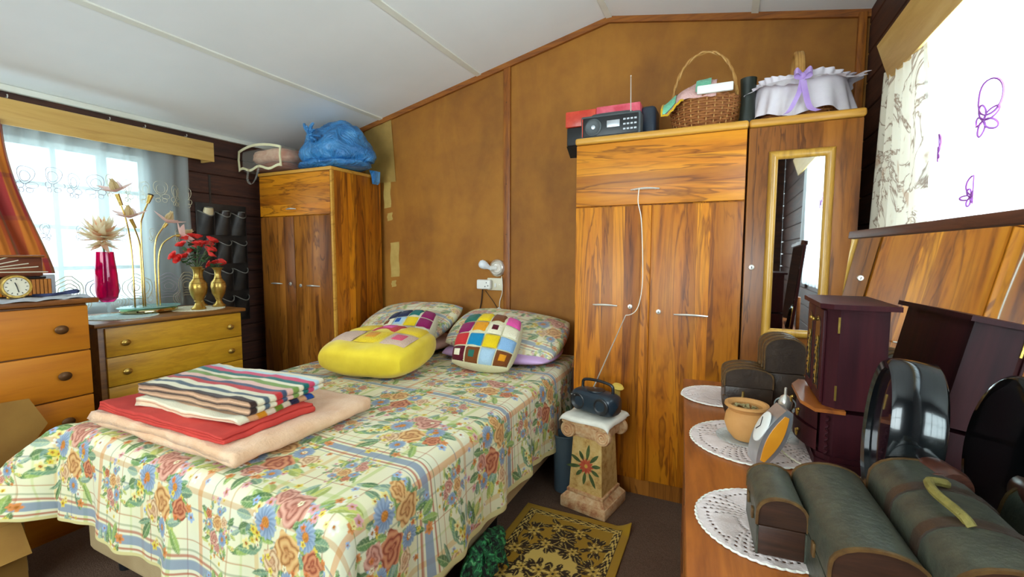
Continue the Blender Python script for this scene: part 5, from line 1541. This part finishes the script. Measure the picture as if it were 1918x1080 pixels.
# bowed drawer fronts facing the room
for k in range(2):
    z0_ = jz+.036+.050*k
    bow_ = [(jx0-.002, jy0+.022)]+[(jx0-.002-.028*math.sin(PI*i/10)-.006*(1-k), jy0+.022+(jy1-jy0-.044)*i/10) for i in range(1, 10)]+[(jx0-.002, jy1-.022)]
    dd = mk('drawer', prism(bow_, z0_, z0_+.047, 'z'), M['darkred'], jb)
    for y in (jy0+.07, jy1-.07):
        mk('pull', join(tube(arc((jx0-.036, y, z0_+.026), .012, PI, 2*PI, 9, 'yz'), .002, 5), ball((jx0-.033, y, z0_+.028), .004, 8, 6)), M['gold'], dd)
mk('shelf', prism([(jx0-.034, jy0+.05), (jx0-.012, jy0-.008), (jx0+.045, jy0-.008), (jx0+.045, jy1+.008), (jx0-.012, jy1+.008), (jx0-.034, jy1-.05)], jz+.136, jz+.144, 'z'), M['mahog'], jb, smooth=False)
mk('upper_body', prism(octo(-.006), jz+.144, jz+.372, 'z'), M['darkred'], jb, smooth=False)
mk('lid', prism(octo(.010), jz+.372, jz+.383, 'z'), M['darkred'], jb, smooth=False)
M['darkglass'] = mat('dark_etched_glass', '#1a1516', '#2a2420', .08, scale=10)
for k in range(2):
    ya = jy0+.024+.102*k; yb = ya+.098
    dd = mk('door', box(jx0-.001, jx0+.006, ya, yb, jz+.150, jz+.366, .002), M['darkred'], jb)
    yc = (ya+yb)/2
    pane = [(yc-.026, jz+.175), (yc+.026, jz+.175)]+[(yc+.026*math.cos(PI*i/10), jz+.325+.022*math.sin(PI*i/10)) for i in range(11)]
    mk('pane', prism(pane, jx0-.0025, jx0+.001, 'x'), M['darkglass'], dd, smooth=False)
    mk('knob', ball((jx0-.006, yc+(.036 if k == 0 else -.036), jz+.335), .005, 10, 6), M['gold'], dd)
    gs = []
    for i in range(9):
        z_ = jz+.19+i*.0125
        gs.append(tube(arc((jx0-.0035, yc+.006*math.sin(i*1.4), z_), .006+.002*(i % 3), 0, 4.6, 9, 'yz'), .0015, 4))
    mk('gilt_scrollwork', join(*gs), M['gold'], dd)
for (z_, L) in ((jz+.335, .036), (jz+.180, .034)):
    mk('hinge', box(jx0+.024, jx0+.028, jy0-.0005+.006-.0015, jy0+.0065, z_-L/2, z_+L/2), M['gold'], jb, smooth=False)
gs = []
for i in range(6):
    gs.append(tube(arc((jx0+.010, jy0+.001, jz+.045+.015*i), .006, -1.6, 1.6, 7, 'xz'), .002, 4))
mk('carved_corner', join(*gs), M['darkred'], jb)

# black framed table mirror with scrolled foot
tm = thing('table_mirror', 'glossy black drum-shaped table mirror with an oval face and a scrolled wooden foot', 'mirror', (.305, 1.03, TZ))
M['gloss'] = mat('black_lacquer', '#0b0d10', '#14181a', .16, scale=10, Coat_Weight=.6)
tmx = Matrix.Translation((.306, 1.035, TZ+.172)) @ Matrix.Rotation(math.radians(0), 4, 'Z') @ Matrix.Rotation(math.radians(4), 4, 'Y')
def oval_ring(n=56):
    # cross-section of the drum: face looks along local -x
    prof = [(.86, -.034), (.95, -.038), (1.0, -.032), (1.015, .0), (1.0, .034), (.94, .040), (.80, .040), (.80, -.024), (.86, -.026)]
    V, F = [], []; m = len(prof)
    for i in range(n):
        a = 2*PI*i/n
        for (k, x) in prof: V.append(tuple(tmx @ Vector((x, .078*k*math.cos(a), .135*k*math.sin(a)))))
    for i in range(n):
        for k in range(m): F.append((i*m+k, i*m+(k+1) % m, ((i+1) % n)*m+(k+1) % m, ((i+1) % n)*m+k))
    return V, F
mk('frame', oval_ring(), M['gloss'], tm, sharp=50)
def oval_disc(x, k):
    n = 56; V = [tuple(tmx @ Vector((x, .078*k*math.cos(2*PI*i/n), .135*k*math.sin(2*PI*i/n)))) for i in range(n)]
    return V, [tuple(range(n))]
mk('glass_face', oval_disc(-.024, .85), mat('painted_reflection_face', '#20141a', '#2a1a22', .08, 0, Coat_Weight=.5), tm, smooth=False)  # reflection of the jewellery box put into the face colour as dark purple
mk('back', oval_disc(.040, .82), M['gloss'], tm, smooth=False)
mk('base', xf(box(-.034, .034, -.07, .07, 0, .055, .01), (.306, 1.035, TZ+.001), (0, 0, math.radians(4))), M['gloss'], tm)
scp = [(.012+.0026*i/2.2)*1.0 for i in range(1)]
M['scrollwood'] = wood('scroll_wood', '#6a3a28', '#4a2418', '#26120c', 'y', 2, rough=.3, coat=.3)
sc_c = (.330, .945, TZ+.132)
mk('scroll_foot', xf(lathe([(1e-6, -.040), (.026, -.040), (.030, -.030), (.030, .030), (.026, .040), (1e-6, .040)], 28), sc_c, (PI/2, 0, math.radians(14))), M['scrollwood'], tm)
spi = [Vector((sc_c[0]+(.005+.0195*i/60)*math.cos(i*.28), 0, sc_c[2]+(.005+.0195*i/60)*math.sin(i*.28))) for i in range(61)]
mk('scroll_carving', tube([(p.x-.010, sc_c[1]-.0395+.25*(p.x-sc_c[0]), p.z) for p in spi], .0025, 6), M['scrollwood'], tm)
mk('scroll_support', xf(box(-.02, .02, -.02, .02, 0, .098, .006), (sc_c[0]-.006, sc_c[1]+.012, TZ+.001), (0, 0, math.radians(14))), M['gloss'], tm)

# terracotta pot, plug, bottles, silver clock
pot = thing('terracotta_pot', 'small terracotta pot of dried petals on a glass saucer', 'pot', (.068, 1.32, TZ+.006))
M['terra'] = mat('terracotta', '#c58a4a', '#d49c5c', .7, scale=12, bump=.15)
pc_ = (.068, 1.32, TZ+.008)
mk('body', lathe([(1e-6, 0), (.030, .001), (.044, .018), (.053, .044), (.050, .066), (.043, .078), (.048, .086), (.054, .090), (.053, .096), (.046, .096), (.038, .088), (.040, .070), (1e-6, .060)], 36, pc_), M['terra'], pot)
mk('saucer', lathe([(1e-6, 0), (.05, .001), (.066, .006), (.067, .008), (.05, .004), (1e-6, .003)], 36, (.062, 1.32, TZ+.0045)), M['clear'], pot)
gs = []
for i in range(70):
    a = q.uniform(0, 2*PI); r_ = .034*math.sqrt(q.random())
    gs.append(cbox((pc_[0]+r_*math.cos(a), pc_[1]+r_*math.sin(a), pc_[2]+.078+q.uniform(0, .006)), (.010, .007, .002), 0, (q.uniform(-.6, .6), q.uniform(-.6, .6), a)))
po = mk('potpourri', join(*gs), mat('dried_petals', '#8a7a4a', '#b8a878', .9, scale=40), None, smooth=False, label='dried potpourri petals filling the terracotta pot', cat='potpourri'); po['kind'] = 'stuff'
pg = thing('plug', 'white electric plug standing prongs up behind the terracotta pot', 'plug', (.066, 1.515, TZ+.003))
mk('body', lathe([(.030, 0), (.032, .012), (.029, .030), (.022, .044), (.012, .050), (1e-6, .051)], 24, (.066, 1.515, TZ+.006), 1, .8), M['white'], pg)
mk('shoulder', cbox((.066, 1.515, TZ+.022), (.072, .034, .026), .006), M['white'], pg)
mk('prong', tube([(.066, 1.512, TZ+.05), (.067, 1.512, TZ+.082)], .004, 8), M['gold_thin'], pg)
tmr = thing('oval_plaque', 'small dark oval wooden plaque propped beside the white plug', 'plaque', (.022, 1.50, TZ+.004))
mk('rim', xf(lathe([(.016, -.006), (.026, -.006), (.028, 0), (.026, .006), (.016, .006), (.016, -.006)], 28), (.022, 1.50, TZ+.038), (.2, PI/2-.25, .5), (1.2, .9, 1)), M['trunkdark'], tmr)
mk('panel', xf(lathe([(.017, -.003), (.017, .003), (1e-6, .003)], 28), (.022, 1.50, TZ+.038), (.2, PI/2-.25, .5), (1.2, .9, 1)), M['mahog'], tmr)
def bottle(c, label, s, metal):
    b_ = thing('perfume_bottle', label, 'bottle', c, 0, 'glass perfume bottles')
    mk('body', lathe([(p[0]*s, p[1]*s) for p in ((.018, 0), (.020, .004), (.020, .03), (.014, .045), (.007, .05), (.007, .058), (1e-6, .058))], 10, c), M['clear'], b_)
    mk('stopper', lathe([(p[0]*s, p[1]*s) for p in ((.008, .058), (.016, .068), (.018, .085), (.012, .10), (.004, .106), (.0035, .125), (1e-6, .127))], 12, c), metal, b_)
    mk('handle_loop', tube(arc((c[0]+.0, c[1], c[2]+.078*s), .026*s, -.9, PI+.9, 18, 'xz', .02*s), .002, 6), M['clear'], b_)
bottle((.168, 1.43, TZ+.004), 'clear glass perfume bottle with a silver stopper, nearer the pot', 1.0, M['chrome'])
bottle((.178, 1.345, TZ+.004), 'small clear glass bottle close to the jewellery box drawers', .75, M['clear'])
ck = thing('desk_clock', 'tilted silver desk clock with an orange side panel in front of the pot', 'clock', (.092, 1.165, TZ+.004))
ckm = Matrix.Translation((.088, 1.163, TZ+.004)) @ Matrix.Rotation(math.radians(-30), 4, 'Z') @ Matrix.Rotation(math.radians(19), 4, 'Y')
def ckx(g): return [tuple(ckm @ Vector(p)) for p in g[0]], g[1]
lens_ = [(-.046, 0.0), (.0, -.016+.02), (.046, 0.0)]
def leafprof(w, h, n=12):
    return [(w*math.sin(PI*(i/n))*1.0, h*i/n) for i in range(n+1)]
hh = .145
prof = [(-.006-.016*math.sin(PI*i/12), .004+hh*i/12) for i in range(13)]+[(.010+.016*math.sin(PI*i/12), .004+hh*i/12) for i in range(12, -1, -1)]
ckm = Matrix.Translation((.078, 1.168, TZ+.010)) @ Matrix.Rotation(math.radians(14), 4, 'Z') @ Matrix.Rotation(math.radians(24), 4, 'Y')
bd = mk('body', ckx(prism(prof, -.030, .030, 'y')), M['silver'], ck)
mk('orange_panel', ckx(prism([((p[0]-.002)*.60+.002, .02+(p[1]-.004)*.80) for p in prof], -.0318, -.0295, 'y')), mat('orange_plastic', '#d9861c', '#e69a2c', .35, scale=10), ck)
mk('dial', ckx(xf(lathe([(.030, 0), (.030, .002), (.026, .004), (1e-6, .004)], 32), (-.0205, 0, .088), (0, -PI/2, 0), (1.25, .92, 1))), M['white'], ck)
for a, L in ((.5, .022), (2.4, .018)):
    mk('hand', ckx(cbox((-.0255, L/2*math.sin(a), .088+L/2*math.cos(a)), (.001, .002, L), 0, (-a, 0, 0))), M['black'], ck, smooth=False)
mk('foot', ckx(box(.0, .045, -.026, .026, .004, .010, .002)), M['silver'], ck)

# ------------------------------------------------------------------ pedestal with the radio
PR = math.radians(-12)
PC = (-.553, 2.132, 0)
pd = thing('plaster_pedestal', 'painted plaster pedestal with scroll capitals and a flower on its front', 'pedestal', PC, PR)
t = NT('aged_plaster'); v = t.coord()
t.set(Base_Color=t.ramp(t.noise(v, 22, 6, .7), [(.32, '#a8623a'), (.46, '#d2a070'), (.62, '#e2c294'), (.78, '#e8d2a8')]), Roughness=.75)
t.bump(t.noise(v, 40, 4), .5, .004); M['plaster'] = t.m
t = NT('ochre_plaster'); v = t.coord()
t.set(Base_Color=t.ramp(t.noise(v, 26, 6, .7), [(.32, '#b07a34'), (.5, '#d8b068'), (.72, '#e4c684')]), Roughness=.75); M['plaster_y'] = t.m
def pk_(n, g, m, parent=pd, **k): return mk(n, g, m, parent, world=False, **k)
def sq(r0, r1, z0_, z1_, b=0):
    V = [(-r0, -r0, z0_), (r0, -r0, z0_), (r0, r0, z0_), (-r0, r0, z0_), (-r1, -r1, z1_), (r1, -r1, z1_), (r1, r1, z1_), (-r1, r1, z1_)]
    return V, [(3, 2, 1, 0), (4, 5, 6, 7), (0, 1, 5, 4), (1, 2, 6, 5), (2, 3, 7, 6), (3, 0, 4, 7)]
pk_('plinth', box(-.122, .122, -.122, .122, 0, .055, .008), M['plaster'])
pk_('plinth_step', join(sq(.116, .096, .055, .078)), M['plaster'], smooth=False)
pk_('plinth_step', box(-.098, .098, -.098, .098, .078, .094, .004), M['plaster'])
sh = pk_('shaft', sq(.088, .076, .094, .360), M['plaster_y'], smooth=False)
pk_('neck', box(-.082, .082, -.082, .082, .358, .374, .005), M['plaster'])
pk_('capital', box(-.100, .100, -.095, .095, .372, .425, .008), M['plaster'])
for (sx, sy) in ((-1, -1), (1, -1), (-1, 1), (1, 1)):
    vol = pk_('volute', xf(lathe([(.036, -.016), (.040, -.008), (.040, .008), (.036, .016), (1e-6, .016), (1e-6, -.016), (.036, -.016)], 24), (sx*.092, sy*.092, .392), (PI/2, 0, 0)), M['plaster'])
    spi = [(sx*.092+(.004+.028*i/44)*math.cos(i*.33*sx), sy*.092+sy*.0165, .392+(.004+.028*i/44)*math.sin(i*.33)) for i in range(45)]
    pk_('spiral', tube(spi, .004, 6), M['plaster'], vol)
pk_('abacus', box(-.122, .122, -.118, .118, .425, .458, .009), M['plaster'])
# painted flower: thin raised petals and leaves on the front of the shaft
fm = {'r': mat('flower_red_paint', '#b8442a', '#d0603a', .7, scale=30), 'g': mat('leaf_green_paint', '#3a4a24', '#5a6a34', .7, scale=30), 'y': mat('flower_yellow_paint', '#d8a83a', None, .7)}
def front_y(z): return -(.088-.012*(z-.094)/.266)
def dab(a, r0, L, W, m, nm):
    pts = []
    for i in range(9):
        t_ = i/8; w = W*math.sin(PI*t_)**.8
        pts.append((r0+L*t_, w))
    poly = pts+[(x, -w) for x, w in pts[::-1][1:-1]]
    V = []
    for dy in (0, .0012):
        for (x, w) in poly:
            px = x*math.cos(a)-w*math.sin(a); pz = .222+x*math.sin(a)+w*math.cos(a)
            V.append((px, front_y(pz)-dy, pz))
    n = len(poly)
    F = [tuple(range(n)), tuple(range(2*n-1, n-1, -1))]+[(i, (i+1) % n, n+(i+1) % n, n+i) for i in range(n)]
    pk_(nm, (V, F), fm[m], sh, smooth=False)
for k in range(10): dab(2*PI*k/10+.2, .028, .050+.016*(k % 3), .009, 'g', 'painted_leaf')
for k in range(12): dab(2*PI*k/12, .008, .032, .0065, 'r', 'painted_petal')
dab(0, -.008, .016, .008, 'y', 'painted_centre')
# folded paper and radio
pp = thing('folded_cloth', 'crumpled white cloth laid over the pedestal top', 'cloth', (PC[0], PC[1], .458), PR)
def ppf(u, v_):
    x = -.130+.262*u; y = -.128+.25*v_
    e = max(0, abs(x)-.118)+max(0, -y-.114)
    return (x, y, .0035+.005*nz(x*18, y*18, 1)+.002*math.sin(x*30)-e*1.2+.003)
mk('sheet', grid(ppf, 26, 26), mat('crumpled_white_cloth', '#dcd6c6', '#efe9da', .8, scale=14, bump=.4, bscale=30), pp, world=False, sharp=0).modifiers.new('t', 'SOLIDIFY').thickness = .003
RR = math.radians(-20)
rb = thing('portable_radio', 'dark rounded portable radio with carry handle on the pedestal', 'radio', (PC[0]+.008, PC[1]-.01, .470), RR)
def rk(n, g, m, parent=rb, **k): return mk(n, g, m, parent, world=False, **k)
def radio_body():
    n, m_ = 40, 24; V, F = [], []
    for j in range(m_+1):
        t_ = -1+2*j/m_
        for i in range(n):
            a = 2*PI*i/n; ca, sa = math.cos(a), math.sin(a)
            k = (1-abs(t_)**5)**.25 if abs(t_) < 1 else 0.0
            yy = .060*math.copysign(abs(ca)**.65, ca)*k; zz = .056*math.copysign(abs(sa)**.65, sa)*k
            V.append((.126*t_, yy, .058+zz))
    for j in range(m_):
        for i in range(n): F.append((j*n+i, j*n+(i+1) % n, (j+1)*n+(i+1) % n, (j+1)*n+i))
    return V, F
rk('case', radio_body(), M['navy'], sharp=0)
for sx in (-.068, .068):
    sp = rk('speaker', xf(lathe([(.040, 0), (.041, .004), (.036, .006), (.030, .001), (1e-6, -.002)], 28), (sx, -.0575, .058), (PI/2, 0, 0)), M['black'])
rk('lid', xf(lathe([(.046, 0), (.044, .005), (1e-6, .009)], 30), (0, 0, .112), (0, 0, 0), (1, .9, 1)), M['black'])
rk('badge', box(-.108, -.082, -.0615, -.0595, .082, .087), M['silver'], smooth=False)
rk('handle', tube(smoothpts([(-.085, .012, .090), (-.088, .012, .125), (-.076, .012, .150), (0, .012, .158), (.076, .012, .150), (.088, .012, .125), (.085, .012, .090)], 6), .0075, 8), M['black'])
al = Matrix.Rotation(-RR, 3, 'Z') @ Vector((-.417-(PC[0]+.008), 2.158-(PC[1]-.01), .956-.470))
rk('aerial', tube([(-.050, .045, .100), tuple(al)], [.0036, .0022], 8), M['chrome'])
yl = Matrix.Rotation(0, 3, 'Z')
sg = thing('sponge', 'small yellow foam cap perched behind the dark radio', 'sponge', (-.462, 2.180, .468))
mk('cap', xf(lathe([(1e-6, 0), (.020, .002), (.026, .010), (.020, .020), (1e-6, .024)], 18), (-.455, 2.185, .585), (.25, .2, 0), (1.2, 1, 1)), mat('yellow_foam', '#d0a83a', '#e0be58', .85, scale=20), sg)
mk('stem', lathe([(.024, 0), (.020, .03), (.017, .116), (1e-6, .117)], 14, (-.458, 2.185, .470)), mat('ochre_foam', '#b8923a', '#c8a24a', .85, scale=20), sg)

# waste bin
bn = thing('waste_bin', 'translucent grey-blue plastic waste bin between bed and pedestal', 'bin', (-.728, 2.20, 0))
M['binpl'] = glassy('bin_plastic', '#5a6c78', .82, .3)
mk('bucket', lathe([(1e-6, .004), (.050, .004), (.052, 0), (.054, .008), (.060, .29), (.063, .30), (.061, .303), (.057, .29), (.051, .012), (1e-6, .010)], 40, (-.728, 2.20, 0)), M['binpl'], bn)
mk('rim', tube([(-.728+.062*math.cos(2*PI*k/40), 2.20+.062*math.sin(2*PI*k/40), .302) for k in range(40)], .004, 6, True), M['binpl'], bn)
# brown bag hanging at the bed head
def bg_(u, v_): 
    return (-.772+.020*math.sin(v_*PI)+.008*math.sin(v_*14), 2.42+.20*u, .33+.33*v_-.06*u*(v_)+.02*math.sin(u*5))
hb = thing('shoulder_bag', 'brown bag hanging in the gap at the bed head', 'bag', (-.77, 2.5, .33))
def hbg(d_): return 1+.10*nz(d_.x*3, d_.y*3, d_.z*3)
mk('pouch', blob((-.755, 2.53, .50), (.030, .11, .16), 30, 20, hbg), mat('brown_suede', '#3c2418', '#553626', .7, scale=14), hb, sharp=0)
mk('strap', tube(smoothpts([(-.765, 2.44, .60), (-.748, 2.43, .66), (-.735, 2.43, .60), (-.722, 2.43, .48), (-.742, 2.44, .42)], 6), .007, 6), mat('tan_strap', '#7a4a2a', '#8c5a36', .6, scale=14), hb)

# rug
def rug():
    x0, x1, y0, y1 = -.845, -.335, .86, 1.985
    s = np.arange(0, x1-x0, .0032); t_ = np.arange(0, y1-y0, .0032)
    Sg, Tg = np.meshgrid(s, t_); W, L = x1-x0, y1-y0
    G_, DK, CRm = hx('#a8801e'), hx('#33220e'), hx('#d8b860')
    col = np.tile(G_, Sg.shape+(1,)).astype(float)
    e = np.minimum(np.minimum(Sg, W-Sg), np.minimum(Tg, L-Tg))
    def put_(mask, c): col[mask] = c
    bnd = (e > .038) & (e < .066)
    al_ = np.where(np.minimum(Sg, W-Sg) < np.minimum(Tg, L-Tg), Tg, Sg)
    chk = np.sin(al_*130+3*np.sin(e*200))+.6*np.sin(al_*260+e*300)
    put_(bnd, CRm); put_(bnd & (chk > .1), DK)
    put_((e > .035) & (e < .038), DK); put_((e > .066) & (e < .068), DK)
    # mirrored floral scrolls round a medallion
    cx, cy = W/2, L/2
    X = np.abs(Sg-cx); Y = np.abs(Tg-cy)
    def flower(px, py, R, petals, c1, c2, c3):
        dx, dy = X-px, Y-py; q_ = np.hypot(dx, dy); th = np.arctan2(dy, dx)
        edge = R*(.72+.28*np.cos(petals*th))
        put_((q_ < edge), c1); put_((q_ < edge*.78) & (np.abs(np.sin(petals*th/2)) > .35), c2); put_(q_ < R*.2, c3)
    def lf(px, py, L_, W_, a):
        dx, dy = X-px, Y-py; u = (dx*math.cos(a)+dy*math.sin(a))/L_; v_ = (-dx*math.sin(a)+dy*math.cos(a))/W_
        m_ = (u > 0) & (u < 1) & (np.abs(v_) < np.sin(np.clip(u, 0, 1)*PI)); put_(m_, DK); put_(m_ & (np.abs(v_) < .12), CRm)
    inner = ((X/.150)**2+(Y/.36)**2)
    put_((inner < 1), CRm); put_((inner < 1) & (inner > .86), DK)
    wob = .02*np.sin(Y*40)
    rg = np.random.default_rng(2)
    clus = [(.14, .36, .05), (.05, .43, .045), (.17, .22, .05), (.16, .06, .045), (.06, .30, .04), (.03, .14, .05), (.10, .13, .035), (.0, .36, .03), (.0, .0, .05)]
    for (px, py, R) in clus:
        for k in range(9):
            a = rg.random()*2*PI; lf(px+R*.6*math.cos(a), py+R*.6*math.sin(a), .045, .012, a)
    for (px, py, R) in clus:
        flower(px, py, R, 5, DK, hx('#8a6a24'), CRm); flower(px, py, R*.62, 6, CRm, hx('#b89438'), DK)
    X3 = x0+Sg; Y3 = y0+Tg
    rc = np.hypot(X3-x1, Y3-y1)
    Z3 = .007+.0025*np.sin(Sg*14)*np.sin(Tg*9)+.035*np.clip(1-rc/.07, 0, 1)**1.5
    return fastgrid('rug', np.stack([X3, Y3, Z3], -1), col, attr_mat('rug_pile', .95, .5, 420), label='gold and brown floral rug on the carpet beside the bed', category='rug')
rg_ = rug(); m_ = rg_.modifiers.new('thick', 'SOLIDIFY'); m_.thickness = .006; m_.offset = -1
# green patterned bag under the bed edge
ub = thing('fabric_bag', 'green leaf-print fabric bag pushed under the bed edge', 'bag', (-.80, 1.42, 0))
t = NT('green_leaf_print'); v = t.coord()
t.set(Base_Color=t.ramp(t.noise(v, 28, 4, .6, 1.5), [(.40, '#101812'), (.45, '#1f5a34'), (.56, '#3f9a58'), (.66, '#8cc48a')], 'CONSTANT'), Roughness=.8); M['leafprint'] = t.m
mk('pouch', blob((-.792, 1.43, .086), (.047, .16, .082), 40, 24, lambda d_: 1+.18*nz(d_.x*3, d_.y*3, d_.z*3+5)+.06*nz(d_.x*8, d_.y*8, d_.z*8)), M['leafprint'], ub, sharp=0)
mk('ruffle', grid(lambda u, v_: (-.752+.03*v_+.010*math.sin(u*22), 1.34+.16*u, .12+.07*math.sin(u*PI)-.10*v_), 40, 8), M['leafprint'], ub, sharp=0)
